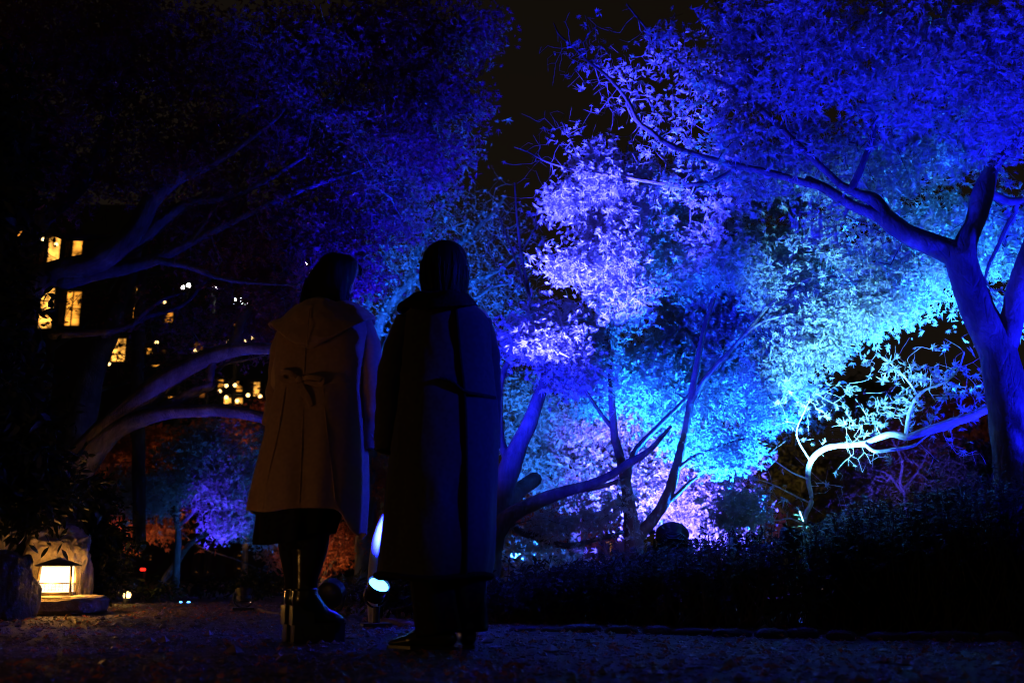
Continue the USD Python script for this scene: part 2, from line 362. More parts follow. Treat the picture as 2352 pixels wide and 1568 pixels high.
class Tree:
    def __init__(self, name, label, category, base, bark='bark', group=None, seed=1):
        self.t = thing(name, label, category, base, group)
        self.rng = np.random.default_rng(seed)
        self.bark, self.P, self.par, self.R, self.len = bark, [], [], [], []
        self.limbs, self.n_limb = [], 0

    def limb(self, pts, sides=10, name=None, world=False, rough=0.07):
        """pts: (dx, dy, Y, radius in picture units)."""
        if world:
            W = np.array(pts, float)
        else:
            W = np.array([[*at(x, y, Y), r * pix(y, Y)] for x, y, Y, r in pts])
        S = spline(W, 6)
        S[:, 3] = np.maximum(S[:, 3], 0.002)
        k0 = len(self.P)
        near = None
        if k0:
            d = np.linalg.norm(np.array(self.P) - S[0, :3], axis=1)
            near = int(np.argmin(d)); 
        for k, row in enumerate(S):
            self.P.append(row[:3]); self.R.append(row[3])
            self.par.append(k0 + k - 1 if k else (-1 if near is None else near))
            self.len.append(0.0)
        # bend noise and bark relief
        C = S[:, :3].copy()
        V, f = tube(C, S[:, 3], sides)
        if rough and S[:, 3].max() > 0.012:
            body = V[:len(C) * sides].reshape(len(C), sides, 3)
            nz = meshkit.fbm(body / (S[:, 3].max() * 2.2) + self.n_limb * 7, 3) - 0.5
            body = C[:, None] + (body - C[:, None]) * (1 + nz[..., None] * rough * 6)
            V[:len(C) * sides] = body.reshape(-1, 3)
        if S[:, 3].max() > 0.012:
            V, f = cat([(V, f)] + [trimesh.creation.icosphere(2, S[k, 3] * 0.985).apply_translation(C[k]) for k in (0, -1)])
        obj(name or ('trunk' if self.n_limb == 0 else 'limb'), (V, f), self.bark, self.t, smooth=60)
        self.n_limb += 1

    def grow(self, targets, step=0.10, tip=0.0016, wiggle=0.16, pathcost=0.18, expo=2.3, up=0.0):
        """Grows twigs from the limbs to the target points; returns the tips and the way each points."""
        rng = self.rng
        L = np.array(self.P)
        T = np.asarray(targets, float)
        order = np.argsort(np.linalg.norm(T[:, None] - L[None, ::3], axis=2).min(1)) if len(T) * len(L) < 4e7 else np.arange(len(T))
        cap = len(L) + len(T) * 14
        P = np.zeros((cap, 3)); P[:len(L)] = L
        par = np.full(cap, -1); par[:len(L)] = self.par
        plen = np.zeros(cap)
        n = n0 = len(L)
        tips = []
        for k in order:
            a = T[k]
            d = np.linalg.norm(P[:n] - a, axis=1)
            j = int(np.argmin(d + pathcost * plen[:n]))
            dist = d[j]
            m = min(12, max(1, int(math.ceil(dist / step))))
            side = rng.normal(0, 1, 3) * wiggle * dist * 0.5
            side[2] -= up * dist
            prev = j
            for q in range(1, m + 1):
                s = q / m
                p = P[j] + (a - P[j]) * s + side * math.sin(math.pi * s) * (0.6 + 0.4 * math.cos(5 * s)) + (rng.normal(0, 1, 3) * 0.012 * wiggle * 6 * step * 3 if q < m else 0)
                P[n] = p; par[n] = prev; plen[n] = plen[prev] + np.linalg.norm(p - P[prev])
                prev = n; n += 1
                if n >= cap - 14:
                    break
            tips.append(prev)
            if n >= cap - 14:
                break
        P, par = P[:n], par[:n]
        cnt = np.zeros(n)
        kids = np.bincount(par[par >= 0], minlength=n)
        leafn = np.arange(n)[(kids == 0)]
        cnt[leafn[leafn >= n0]] = 1
        for i in range(n - 1, n0 - 1, -1):
            if par[i] >= 0:
                cnt[par[i]] += cnt[i]
        R = tip * np.maximum(cnt, 1) ** (1 / expo)
        Lr = np.array(self.R)
        # chains
        best = np.full(n, -1)
        for i in range(n0, n):
            p = par[i]
            if p >= n0 and (best[p] < 0 or cnt[i] > cnt[best[p]]):
                best[p] = i
        parts = []
        for i in range(n0, n):
            if par[i] >= n0 and best[par[i]] == i:
                continue
            ch = [par[i], i] if par[i] >= 0 else [i]
            while best[ch[-1]] >= 0:
                ch.append(best[ch[-1]])
            if len(ch) < 2:
                continue
            r = R[ch].copy()
            if ch[0] < n0:
                r[:] = np.minimum(r, Lr[ch[0]] * 0.75)
            r[0] = r[1]
            r[-1] *= 0.6
            parts.append(tube(P[ch], r, 4 if r.max() < 0.006 else 6, cap=False))
        tips = np.array(tips)
        self.tips = P[tips]
        self.tipdir = unit(P[tips] - P[par[tips]])
        inner = rng.choice(np.arange(n0, n), min(n - n0, len(tips)), replace=False)
        self.inner, self.innerdir = P[inner], unit(P[inner] - P[par[inner]])
        return parts

    def twigs(self, parts, mat=None):
        tag(obj('twigs', cat(parts), mat or self.bark, self.t), kind='stuff')

    def leaves(self, material, per_tip, kind=7, size=0.055, spread=0.05, flat=0.6, droop=0.35, inner=0.3, keep=None, single=0, name='crown'):
        rng = self.rng
        src = [(self.tips, self.tipdir)]
        if inner:
            k = rng.random(len(self.inner)) < inner
            src.append((self.inner[k], self.innerdir[k]))
        B = np.vstack([s[0] for s in src]); D = np.vstack([s[1] for s in src])
        if keep is not None:
            m = keep(B)
            m = rng.random(len(B)) < m
            B, D = B[m], D[m]
        B, D = np.repeat(B, per_tip, 0), np.repeat(D, per_tip, 0)
        n = len(B)
        pos = B + rng.normal(0, spread, (n, 3)) * np.array([1, 1, 0.6]) - D * rng.random((n, 1)) * spread * 1.5
        axis = unit(D * 0.6 + rng.normal(0, 0.75, (n, 3)) + np.array([0, 0, -droop]))
        normal = unit(np.array([0, 0, flat]) + rng.normal(0, 0.55, (n, 3)))
        sz = size * rng.lognormal(0, 0.28, n)
        W, Fx = scatter(kind, pos, axis, normal, sz, rng, 0.45 if kind in (7, 5) else 0.1)
        n_v, n_f = W.shape[1], len(TPL[kind][1])
        one = np.zeros(n, bool)
        if single:
            near = np.argsort(pos[:, 1] + 10 * (np.abs(pos[:, 0] / pos[:, 1]) > 0.5) + 10 * (pos[:, 2] - CAM_H > 0.6 * pos[:, 1]))
            one[near[:single]] = True
        rest = ~one
        Fr = (TPL[kind][1][None] + (np.arange(rest.sum()) * n_v)[:, None, None]).reshape(-1, 3)
        tag(obj(name, (W[rest].reshape(-1, 3), Fr), material, self.t), kind='stuff')
        for k in np.nonzero(one)[0]:
            obj('leaf', (W[k], TPL[kind][1]), material, self.t)
        return n


def blobs(rng, specs, per=8, R=0.22, thick=0.04, tilt=0.25):
    """specs: (dx, dy, rx, ry, Y, rY, sprays). Flat sprays of target points inside ellipsoids."""
    out = []
    for cx, cy, rx, ry, Y, rY, n in specs:
        u = unit(rng.normal(0, 1, (n, 3))) * rng.random((n, 1)) ** (1 / 2.6)
        for a in u:
            c = at(cx + rx * a[0], cy + ry * a[1], Y + rY * a[2])
            th, r = rng.random(per) * 2 * np.pi, np.sqrt(rng.random(per)) * R
            ta, tb = rng.normal(0, tilt, 2)
            q = np.stack([r * np.cos(th), r * np.sin(th), np.zeros(per)], 1)
            q[:, 2] = q[:, 0] * ta + q[:, 1] * tb + rng.normal(0, thick, per) - r * r * 0.5
            out.append(c + q)
    P = np.vstack(out)
    return P[P[:, 2] > 0.08]


def lin(pts, Y0, Y1, r0, r1):
    """A limb from picture points, with distance and radius running evenly along it."""
    k = np.linspace(0, 1, len(pts))
    return [(x, y, Y0 + (Y1 - Y0) * s, r0 + (r1 - r0) * s) for (x, y), s in zip(pts, k)]


# --- big maple at the right
T = Tree('maple_tree', 'big smooth-barked maple with a forked trunk at the right edge, blue lit', 'tree', at(2350, 1444, 5.2) * [1, 1, 0], seed=11)
T.limb([(2352, 1450, 5.2, 58), (2345, 1300, 5.2, 52), (2332, 1150, 5.2, 46), (2322, 1020, 5.2, 42), (2310, 900, 5.2, 42), (2287, 800, 5.2, 41), (2250, 720, 5.2, 37), (2222, 650, 5.2, 34), (2206, 590, 5.2, 33)], 16)
T.limb([(2225, 645, 5.2, 30), (2206, 600, 5.2, 29), (2180, 578, 5.22, 28), (2137, 560, 5.25, 25), (2090, 540, 5.3, 23), (2055, 518, 5.35, 23), (2032, 500, 5.4, 20), (2005, 490, 5.4, 15), (1955, 470, 5.45, 13), (1895, 433, 5.5, 11), (1857, 413, 5.55, 9)], 12)
T.limb([(2222, 650, 5.19, 28), (2214, 600, 5.18, 27), (2218, 560, 5.18, 25), (2236, 520, 5.19, 23), (2250, 474, 5.2, 23), (2264, 423, 5.2, 21), (2285, 376, 5.2, 14), (2330, 330, 5.2, 12), (2380, 280, 5.1, 10)], 12)
T.limb([(2305, 850, 5.2, 24), (2318, 760, 5.15, 25), (2332, 690, 5.1, 24), (2352, 620, 5.05, 22), (2385, 520, 5.0, 20)], 12)
T.limb([(2034, 505, 5.4, 18), (2022, 478, 5.38, 17), (2004, 458, 5.38, 15), (1970, 445, 5.38, 11), (1931, 425, 5.4, 9)], 10)
T.limb(lin([(1955, 435), (1972, 400), (1984, 370), (2003, 320), (2010, 269), (2016, 218), (2011, 179)], 5.38, 5.3, 9, 5), 8)
T.limb(lin([(2270, 440), (2292, 452), (2315, 462), (2345, 460)], 5.22, 5.3, 11, 9), 8)
T.limb(lin([(2338, 466), (2330, 490), (2312, 520), (2290, 570), (2272, 607), (2262, 640)], 5.3, 5.5, 6, 3), 6)
T.limb(lin([(2400, 225), (2352, 197), (2305, 179), (2228, 149), (2139, 138), (2062, 126), (2005, 120), (1990, 108), (1934, 95), (1857, 102), (1800, 102)], 4.9, 5.4, 13, 3), 8)
T.limb(lin([(1895, 433), (1780, 400), (1700, 382), (1620, 362), (1536, 332), (1500, 305), (1466, 279), (1440, 228), (1396, 177), (1350, 140), (1316, 107), (1285, 80), (1272, 54)], 5.5, 6.2, 9, 1.2), 8)
T.limb(lin([(1931, 425), (1830, 330), (1761, 263), (1691, 209), (1640, 185), (1600, 172), (1530, 118), (1466, 43), (1440, 10)], 5.4, 6.0, 8, 1.5), 8)
T.limb(lin([(1765, 268), (1748, 210), (1734, 161), (1713, 102), (1659, 27), (1620, -30)], 5.65, 5.8, 6, 2), 8)
T.limb(lin([(1700, 382), (1640, 415), (1560, 425), (1480, 415), (1420, 405), (1359, 397), (1300, 385), (1252, 370), (1215, 350), (1182, 338)], 5.7, 6.4, 6, 1.2), 6)
T.limb(lin([(1365, 398), (1330, 360), (1305, 310), (1290, 280)], 6.25, 6.3, 2.5, 1), 5)
RB = [(2200, 70, 190, 110, 4.9, .7, 36), (1960, 60, 180, 80, 5.2, .6, 18), (2110, 210, 200, 100, 5.2, .5, 26), (2300, 230, 100, 130, 4.9, .5, 22), (1760, 70, 130, 70, 5.6, .5, 10), (1860, 190, 130, 70, 5.4, .4, 16),
      (2000, 400, 150, 80, 6.1, .6, 30), (2150, 500, 120, 80, 6.2, .6, 26), (2030, 600, 110, 50, 6.1, .5, 18), (2310, 540, 70, 110, 6.0, .5, 24), (2180, 340, 140, 90, 5.9, .5, 26), (2300, 720, 60, 60, 6.0, .4, 8), (1860, 360, 120, 70, 6.0, .5, 18), (2150, 640, 60, 35, 6.0, .3, 8),
      (1740, 380, 130, 70, 5.9, .4, 16), (1620, 320, 80, 50, 6.0, .3, 8), (1580, 440, 100, 60, 6.1, .4, 12), (1940, 500, 70, 60, 6.0, .4, 10)]
RS = [(1430, 190, 80, 70, 6.1, .3, 7), (1500, 300, 60, 50, 6.1, .3, 7), (1560, 120, 90, 60, 5.9, .3, 7), (1340, 110, 70, 50, 6.2, .2, 5), (1690, 100, 80, 70, 5.8, .3, 7), (1240, 340, 60, 40, 6.3, .2, 3), (1305, 320, 40, 50, 6.3, .2, 3), (1640, 210, 60, 60, 5.9, .2, 5)]
pr = T.grow(np.vstack([blobs(T.rng, RB, 9, 0.27, 0.03, 0.18), blobs(T.rng, RS, 20, 0.22, 0.10)]), tip=0.0015)
T.twigs(pr)
def keep_right(B):
    dx = 1176 + F * B[:, 0] / (B[:, 1] * CP + (B[:, 2] - CAM_H) * SP)
    return np.where(dx < 1640, 0.07 + 0.16 * (dx > 1500), 0.85)
T.leaves('maple_leaf', 6, 7, 0.066, 0.06, flat=0.35, keep=keep_right, single=290)

# --- low bright branch of its own: the bent bare branch
bk = lambda L: [(x, y, Y + .35, r * .76) for x, y, Y, r in L]
back = lambda *a: bk(lin(*a))
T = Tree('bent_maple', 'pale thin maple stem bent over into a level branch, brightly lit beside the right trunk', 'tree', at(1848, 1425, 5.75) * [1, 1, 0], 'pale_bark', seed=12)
T.limb(bk([(1850, 1425, 5.75, 8), (1846, 1300, 5.75, 8), (1848, 1195, 5.75, 7.5), (1864, 1150, 5.75, 7), (1856, 1100, 5.75, 7.5), (1860, 1065, 5.72, 8.5), (1878, 1040, 5.7, 9), (1905, 1026, 5.68, 9), (1945, 1022, 5.65, 9), (1985, 1018, 5.62, 9), (2020, 1004, 5.6, 10), (2050, 997, 5.55, 10), (2085, 1003, 5.5, 11), (2130, 988, 5.45, 12), (2180, 972, 5.4, 13), (2225, 958, 5.35, 13), (2265, 940, 5.3, 14), (2300, 932, 5.25, 15)]), 10)
T.limb(back([(1985, 1020), (2010, 1036), (2050, 1032), (2090, 1026), (2105, 1020)], 5.6, 5.5, 6, 5), 6)
T.limb(back([(2082, 1000), (2086, 960), (2100, 920), (2125, 895), (2165, 880), (2200, 850), (2215, 810)], 5.5, 5.5, 7, 2), 6)
T.limb(back([(2108, 910), (2090, 880), (2062, 850), (2035, 825), (2012, 815)], 5.5, 5.5, 3.5, 1.2), 5)
T.limb(back([(1862, 1060), (1830, 1000), (1845, 950), (1870, 900)], 5.7, 5.7, 3, 1.2), 5)
T.limb(back([(1856, 1100), (1820, 1085), (1790, 1065), (1760, 1045)], 5.7, 5.7, 3, 1.2), 5)
T.limb(back([(1862, 1155), (1820, 1135), (1770, 1110), (1720, 1095)], 5.75, 5.8, 3, 1.2), 5)
T.limb(back([(1848, 1205), (1815, 1190), (1780, 1195), (1730, 1185)], 5.75, 5.8, 3, 1.2), 5)
T.limb(back([(2105, 1020), (2140, 995), (2180, 985), (2230, 960)], 5.5, 5.5, 3, 1.2), 5)
WB = [(2150, 860, 80, 40, 5.5, .2, 12), (2050, 845, 50, 30, 5.5, .15, 4), (2230, 870, 40, 50, 5.5, .2, 6), (1980, 950, 90, 50, 5.6, .2, 12), (2100, 940, 80, 40, 5.5, .2, 8)]
WS = [(1820, 980, 60, 70, 5.7, .2, 5), (1760, 1100, 70, 50, 5.8, .2, 6), (1760, 1180, 80, 50, 5.8, .2, 8), (2020, 1050, 80, 25, 5.5, .15, 5), (1900, 1140, 40, 40, 5.8, .2, 3), (2170, 1030, 60, 30, 5.5, .2, 3)]
pr = T.grow(np.vstack([blobs(T.rng, [(a, b, c, d, Y + .35, *r) for a, b, c, d, Y, *r in WB], 9, 0.15, 0.06), blobs(T.rng, [(a, b, c, d, Y + .35, *r) for a, b, c, d, Y, *r in WS], 8, 0.16, 0.08)]), step=0.05, tip=0.0009, wiggle=0.10, expo=2.5)
T.twigs(pr)
T.leaves('maple_leaf', 1, 7, 0.065, 0.02, flat=0.2, inner=0.1, keep=lambda B: np.where(B[:, 2] > at(2000, 990, 5.6)[2], 0.62, 0.12))

# --- slender forked maple in the middle of the right half
T = Tree('maple_tree', 'slender forked maple with dark thin stems in the glowing foliage right of the people', 'tree', at(1455, 1380, 7.0) * [1, 1, 0], seed=13)
T.limb([(1455, 1400, 7.0, 26), (1455, 1300, 7.0, 24), (1457, 1240, 7.0, 21), (1447, 1180, 7.0, 15), (1438, 1110, 7.0, 13), (1424, 1050, 7.0, 11), (1412, 1000, 6.95, 9), (1406, 930, 6.9, 8), (1402, 820, 6.8, 6.5), (1400, 700, 6.7, 5.5), (1402, 600, 6.6, 4.5), (1425, 480, 6.5, 3.5), (1442, 335, 6.5, 2)], 12)
T.limb([(1460, 1240, 7.0, 16), (1490, 1205, 7.0, 14), (1525, 1155, 7.0, 13), (1550, 1085, 6.95, 11), (1572, 1000, 6.9, 9), (1588, 910, 6.85, 8), (1606, 810, 6.8, 7), (1622, 740, 6.75, 6), (1650, 650, 6.7, 5), (1665, 590, 6.7, 4), (1667, 470, 6.6, 3), (1668, 330, 6.6, 2)], 10)
T.limb(lin([(1586, 925), (1620, 870), (1665, 820), (1710, 770), (1750, 740), (1800, 725), (1860, 715)], 6.85, 6.3, 6.5, 2), 8)
T.limb(lin([(1440, 1110), (1452, 1050), (1475, 1015), (1530, 960), (1575, 915), (1640, 840), (1690, 790)], 7.0, 6.9, 8, 2), 8)
T.limb(lin([(1408, 985), (1370, 935), (1330, 875), (1290, 835), (1240, 800), (1190, 790)], 6.95, 6.5, 5, 1.5), 6)
T.limb(lin([(1552, 1080), (1590, 1050), (1640, 1030), (1690, 1012), (1730, 1005)], 6.95, 6.6, 4.5, 1.2), 6)
T.limb(lin([(1525, 1158), (1555, 1135), (1580, 1110), (1600, 1095)], 7.0, 6.9, 6, 3), 6)
T.limb(lin([(1700, 780), (1780, 690), (1860, 640), (1950, 640), (2040, 680)], 6.7, 6.0, 4.5, 1.5), 6)
MB = [(1850, 665, 140, 60, 6.7, .4, 34), (1720, 770, 150, 80, 7.1, .4, 36), (1570, 780, 120, 100, 7.4, .5, 32), (1640, 630, 130, 80, 7.2, .4, 26), (1700, 880, 70, 60, 7.0, .3, 16), (1820, 780, 60, 40, 6.8, .3, 12),
      (1640, 1020, 50, 30, 7.0, .2, 8), (1800, 560, 110, 60, 7.0, .4, 18),
      (1375, 440, 50, 100, 6.35, .3, 24), (1412, 560, 62, 100, 6.4, .3, 26), (1440, 690, 60, 80, 6.55, .3, 20), (1318, 462, 26, 22, 6.3, .15, 6), (1312, 608, 28, 10, 6.2, .15, 6), (1470, 480, 60, 90, 6.6, .3, 14),
      (1250, 800, 80, 30, 6.5, .3, 12), (1320, 850, 55, 40, 6.6, .3, 10), (1260, 730, 70, 36, 6.7, .3, 8), (1350, 780, 70, 60, 6.9, .3, 12), (1480, 860, 90, 80, 7.4, .4, 26), (1400, 900, 70, 60, 7.4, .4, 14)]
MF = [(1630, 590, 70, 70, 6.3, .2, 14), (1730, 610, 70, 60, 6.3, .2, 12), (1545, 470, 70, 90, 6.9, .4, 16), (1650, 470, 110, 120, 7.1, .4, 26), (1580, 640, 110, 90, 7.2, .4, 26), (1760, 420, 100, 80, 7.1, .4, 16), (1560, 920, 70, 60, 7.5, .4, 14), (1650, 880, 70, 60, 7.4, .4, 14)]
ME = [(2010, 705, 90, 34, 6.1, .3, 16), (1930, 752, 60, 22, 6.2, .25, 12), (1880, 800, 50, 30, 6.4, .2, 10), (1800, 860, 60, 40, 6.6, .2, 12), (1760, 930, 40, 30, 6.7, .2, 7), (1680, 1055, 40, 20, 6.8, .2, 6), (1700, 1180, 45, 35, 6.3, .2, 9), (1900, 725, 90, 40, 6.4, .3, 12)]
pr = T.grow(np.vstack([blobs(T.rng, [(b[0], b[1], b[2], b[3], b[4] + .3, b[5], b[6]) for b in [b for b in MB if b[0] > 1500] + MF], 11, 0.27, 0.03, 0.15), blobs(T.rng, [b for b in MB if b[0] <= 1500], 10, 0.13, 0.04), blobs(T.rng, ME, 10, 0.12, 0.035)]), tip=0.0011)
T.twigs(pr)
T.leaves('maple_leaf', 7, 7, 0.066, 0.07, flat=0.35, single=290)

# --- low curved maple just right of the people
T = Tree('maple_tree', 'low maple with thick curved limbs and a cut stub beside the dark coat', 'tree', at(1120, 1400, 6.6) * [1, 1, 0], seed=14)
T.limb([(1105, 1420, 6.6, 40), (1115, 1300, 6.6, 36), (1135, 1210, 6.6, 30), (1155, 1130, 6.6, 27), (1172, 1070, 6.6, 24), (1192, 1020, 6.6, 20), (1215, 975, 6.6, 18), (1235, 920, 6.6, 15), (1248, 880, 6.6, 11), (1256, 830, 6.6, 7)], 14)
T.limb(lin([(1165, 1055), (1150, 1005), (1146, 940), (1150, 880), (1165, 835), (1195, 790), (1217, 735), (1217, 681), (1199, 593), (1188, 505), (1182, 420)], 6.6, 7.2, 11, 1.5), 8)
T.limb([(1135, 1230, 6.55, 24), (1170, 1185, 6.5, 19), (1235, 1152, 6.5, 16), (1290, 1130, 6.5, 13), (1345, 1115, 6.5, 11.5), (1400, 1092, 6.5, 10), (1440, 1066, 6.5, 9), (1490, 1035, 6.5, 7), (1540, 980, 6.6, 4)], 12)
T.limb([(1165, 1150, 6.65, 20), (1195, 1125, 6.8, 19), (1225, 1102, 6.95, 17), (1228, 1100, 6.95, 16)], 10)
T.limb(lin([(1290, 1128), (1340, 1125), (1390, 1115), (1440, 1095)], 6.5, 6.7, 7, 4), 8)
T.limb(lin([(1150, 1180), (1185, 1215), (1240, 1235), (1290, 1252), (1325, 1250), (1370, 1238), (1430, 1222)], 6.7, 7.4, 11, 4), 8)
T.limb(lin([(1217, 681), (1185, 600), (1166, 549), (1140, 480)], 7.0, 7.4, 3.5, 1.2), 5)
T.limb(lin([(1192, 590), (1225, 530), (1250, 480), (1255, 440)], 7.1, 7.3, 2.5, 1), 5)
LB = [(1200, 560, 60, 130, 7.2, .3, 9), (1150, 620, 60, 100, 7.3, .3, 6), (1270, 560, 40, 60, 7.2, .3, 4)]
LL = [(1210, 770, 70, 36, 6.8, .3, 8), (1300, 1180, 110, 40, 6.9, .4, 12), (1400, 1170, 60, 40, 7.0, .3, 6), (1220, 1260, 80, 40, 7.4, .4, 8)]
pr = T.grow(np.vstack([blobs(T.rng, LB, 9, 0.22, 0.12), blobs(T.rng, LL, 9, 0.2, 0.05)]), tip=0.0014)
T.twigs(pr)
T.leaves('maple_leaf', 5, 7, 0.065, 0.05, flat=0.4, keep=lambda B: np.where(B[:, 2] > at(1200, 720, 7)[2], 0.08, 1.0))

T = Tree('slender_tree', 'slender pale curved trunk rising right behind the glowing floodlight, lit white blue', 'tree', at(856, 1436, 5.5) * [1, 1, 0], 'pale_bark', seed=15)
T.limb([(858, 1440, 5.52, 12), (855, 1360, 5.52, 12), (857, 1310, 5.52, 11.5), (860, 1270, 5.52, 11), (868, 1228, 5.52, 11), (884, 1185, 5.52, 10), (912, 1140, 5.55, 9), (950, 1080, 5.6, 7), (1000, 980, 5.7, 5), (1050, 850, 5.8, 3)], 12, rough=0.02)
T.twigs(T.grow(blobs(T.rng, [(1030, 900, 40, 60, 5.8, .1, 3)], 6, 0.12, 0.08), step=0.08))

# --- maples further back in the right half
def back_maple(label, base, limbs, B, seed, per=8, R=0.3, leaf='maple_leaf', n=7, kind=5, size=0.085, bark='bark', spread=0.09, flat=0.45, name='maple_tree', category='tree', group=None, tip=0.0022):
    T = Tree(name, label, category, np.array(base) * [1, 1, 0], bark, group, seed)
    for l in limbs:
        T.limb(l, 8)
    T.twigs(T.grow(blobs(T.rng, B, per, R, 0.07), step=0.16, tip=tip))
    if n:
        T.leaves(leaf, n, kind, size, spread, flat=flat)
    return T

back_maple('spreading maple with violet white leaves behind the slender forked maple', at(1620, 1360, 9.8),
           [lin([(1620, 1370), (1600, 1230), (1560, 1160), (1500, 1110)], 9.8, 9.8, 20, 6), lin([(1595, 1220), (1640, 1120), (1660, 1020)], 9.8, 9.8, 10, 4), lin([(1555, 1160), (1460, 1130), (1360, 1130)], 9.8, 9.8, 8, 3)],
           [(1560, 1080, 110, 80, 9.9, .8, 40), (1640, 1150, 80, 90, 9.8, .6, 30), (1460, 1140, 100, 35, 9.8, .6, 20), (1620, 1220, 80, 30, 9.6, .5, 12), (1480, 1000, 110, 70, 10.2, .7, 26), (1600, 950, 90, 60, 10.2, .6, 18)], 21)
back_maple('wide blue maple filling the gap between the person in dark coat and the slender maple', at(1330, 1360, 10.0),
           [lin([(1330, 1370), (1320, 1230), (1340, 1120), (1370, 1020)], 10, 10, 18, 6), lin([(1325, 1200), (1270, 1100), (1230, 1010)], 10, 10, 9, 4), lin([(1180, 975), (1240, 905), (1300, 865), (1360, 820)], 9.6, 9.6, 8, 4)],
           [(1220, 960, 70, 80, 10.0, .8, 22), (1330, 980, 100, 80, 10.2, .9, 30), (1430, 950, 80, 80, 10.2, .7, 22), (1230, 1080, 70, 60, 10, .7, 14), (1340, 1090, 90, 40, 10, .6, 16), (1250, 1290, 90, 50, 9.5, .6, 16), (1200, 880, 50, 40, 9.8, .5, 8)], 22)
back_maple('purple lit maple bough reaching right behind the cyan foliage', at(1700, 1380, 8.4),
           [lin([(1690, 1380), (1680, 1200), (1680, 1050), (1720, 985), (1790, 940), (1860, 890), (1920, 850)], 8.4, 8.2, 12, 1.5)],
           [(1800, 940, 80, 36, 8.3, .4, 14), (1720, 985, 50, 30, 8.4, .3, 7), (1850, 905, 40, 26, 8.2, .3, 5)], 23, kind=7, size=0.075, n=4, R=0.24)
# --- hazy bare tree behind the two heads
T = Tree('bare_tree', 'bare twiggy tree in hazy blue light behind the two heads', 'tree', at(850, 1330, 13.0) * [1, 1, 0], seed=31)
T.limb(lin([(840, 1360), (842, 1150), (850, 950), (868, 800), (890, 712), (936, 659), (971, 621), (1040, 570), (1079, 538), (1134, 487), (1160, 450)], 13, 13, 26, 3), 8)
T.limb(lin([(860, 860), (920, 740), (1000, 690), (1070, 656), (1144, 621), (1190, 585)], 12.8, 12.5, 12, 3), 8)
T.limb(lin([(850, 900), (830, 800), (845, 700), (880, 600), (900, 520)], 13, 13.2, 12, 3), 8)
T.limb(lin([(1000, 690), (1080, 690), (1130, 660), (1180, 650)], 12.7, 12.5, 6, 2), 6)
T.limb(lin([(936, 659), (960, 580), (1000, 500), (1010, 450)], 13, 13.2, 8, 2), 6)
BB = [(960, 600, 120, 130, 13, 1.0, 44), (1080, 520, 90, 80, 13, .8, 22), (1110, 640, 80, 60, 12.7, .8, 18), (880, 680, 80, 80, 13, 1, 22), (1130, 700, 60, 60, 12.7, .8, 12), (850, 600, 80, 90, 13.2, 1, 16)]
T.twigs(T.grow(blobs(T.rng, BB, 34, 0.5, 0.2), step=0.2, tip=0.0022, wiggle=0.22))
T.leaves('maple_leaf', 2, 3, 0.07, 0.1, keep=lambda B: np.full(len(B), 0.25))

# --- the left canopy
T = Tree('maple_tree', 'great dark maple whose crown fills the upper left, limbs rising behind the thicket', 'tree', at(-20, 1400, 7.4) * [1, 1, 0], 'bark', seed=41)
T.limb([(-20, 1410, 7.4, 50), (-12, 1200, 7.4, 46), (0, 980, 7.4, 44), (12, 800, 7.4, 40), (45, 695, 7.4, 36), (110, 635, 7.4, 32), (210, 605, 7.4, 28), (280, 560, 7.4, 26), (320, 515, 7.4, 22), (345, 465, 7.4, 19), (380, 430, 7.4, 16), (430, 400, 7.4, 13), (490, 375, 7.4, 9), (560, 330, 7.5, 6), (640, 270, 7.6, 3)], 14)
T.limb(lin([(190, 615), (260, 590), (320, 550), (370, 510), (430, 470), (510, 455), (600, 420), (700, 360)], 7.45, 7.8, 23, 4), 10)
T.limb(lin([(150, 645), (230, 625), (300, 612), (360, 595), (440, 555), (530, 510), (640, 458), (740, 420), (830, 390)], 7.4, 7.9, 20, 2.5), 10)
T.limb(lin([(360, 598), (430, 612), (510, 640), (590, 650), (680, 655)], 7.45, 7.7, 9, 2), 8)
T.limb(lin([(15, 850), (40, 620), (90, 515), (190, 420), (235, 335), (262, 240), (290, 150), (330, 60)], 7.4, 7.8, 26, 6), 10)
T.limb(lin([(100, 520), (150, 545), (230, 545), (330, 535)], 7.4, 7.4, 8, 4), 6)
T.limb(lin([(380, 430), (480, 300), (640, 215), (720, 160), (800, 60)], 7.4, 8.4, 10, 3), 8)
T.limb(lin([(530, 510), (640, 330), (780, 210), (900, 160), (1000, 110)], 7.7, 8.8, 7, 2), 6)
T.limb(lin([(440, 555), (520, 440), (560, 380), (600, 300)], 7.6, 8, 5, 2), 6)
CB = [(950, 90, 170, 110, 8.9, 1.0, 44), (960, 300, 110, 130, 8.6, .9, 40), (1050, 60, 80, 70, 8.9, .7, 14), (1010, 230, 70, 90, 8.7, .6, 14), (760, 120, 190, 130, 8.6, 1.1, 50), (780, 330, 170, 120, 8.4, 1.0, 46), (860, 470, 140, 80, 8.8, .8, 30), (560, 160, 190, 150, 8.2, 1.0, 46), (590, 360, 160, 100, 8.3, .9, 34), (340, 180, 180, 150, 7.9, .9, 40),
      (380, 380, 150, 80, 8.0, .8, 22), (130, 180, 130, 160, 7.4, .8, 30), (60, 50, 150, 120, 7.5, .7, 36), (300, 40, 150, 90, 7.8, .7, 26), (90, 360, 90, 100, 7.6, .6, 16), (700, 530, 160, 80, 8.4, .8, 36), (580, 590, 130, 60, 8.4, .7, 24), (760, 620, 110, 60, 8.6, .8, 26), (470, 500, 120, 60, 8.3, .6, 16), (160, 400, 110, 90, 7.8, .6, 14), (620, 720, 90, 50, 8.6, .7, 16)]
pr = T.grow(blobs(T.rng, CB, 9, 0.34, 0.07), step=0.16, tip=0.002)
T.twigs(pr)
T.leaves('dark_maple_leaf', 7, 5, 0.075, 0.09, flat=0.4)

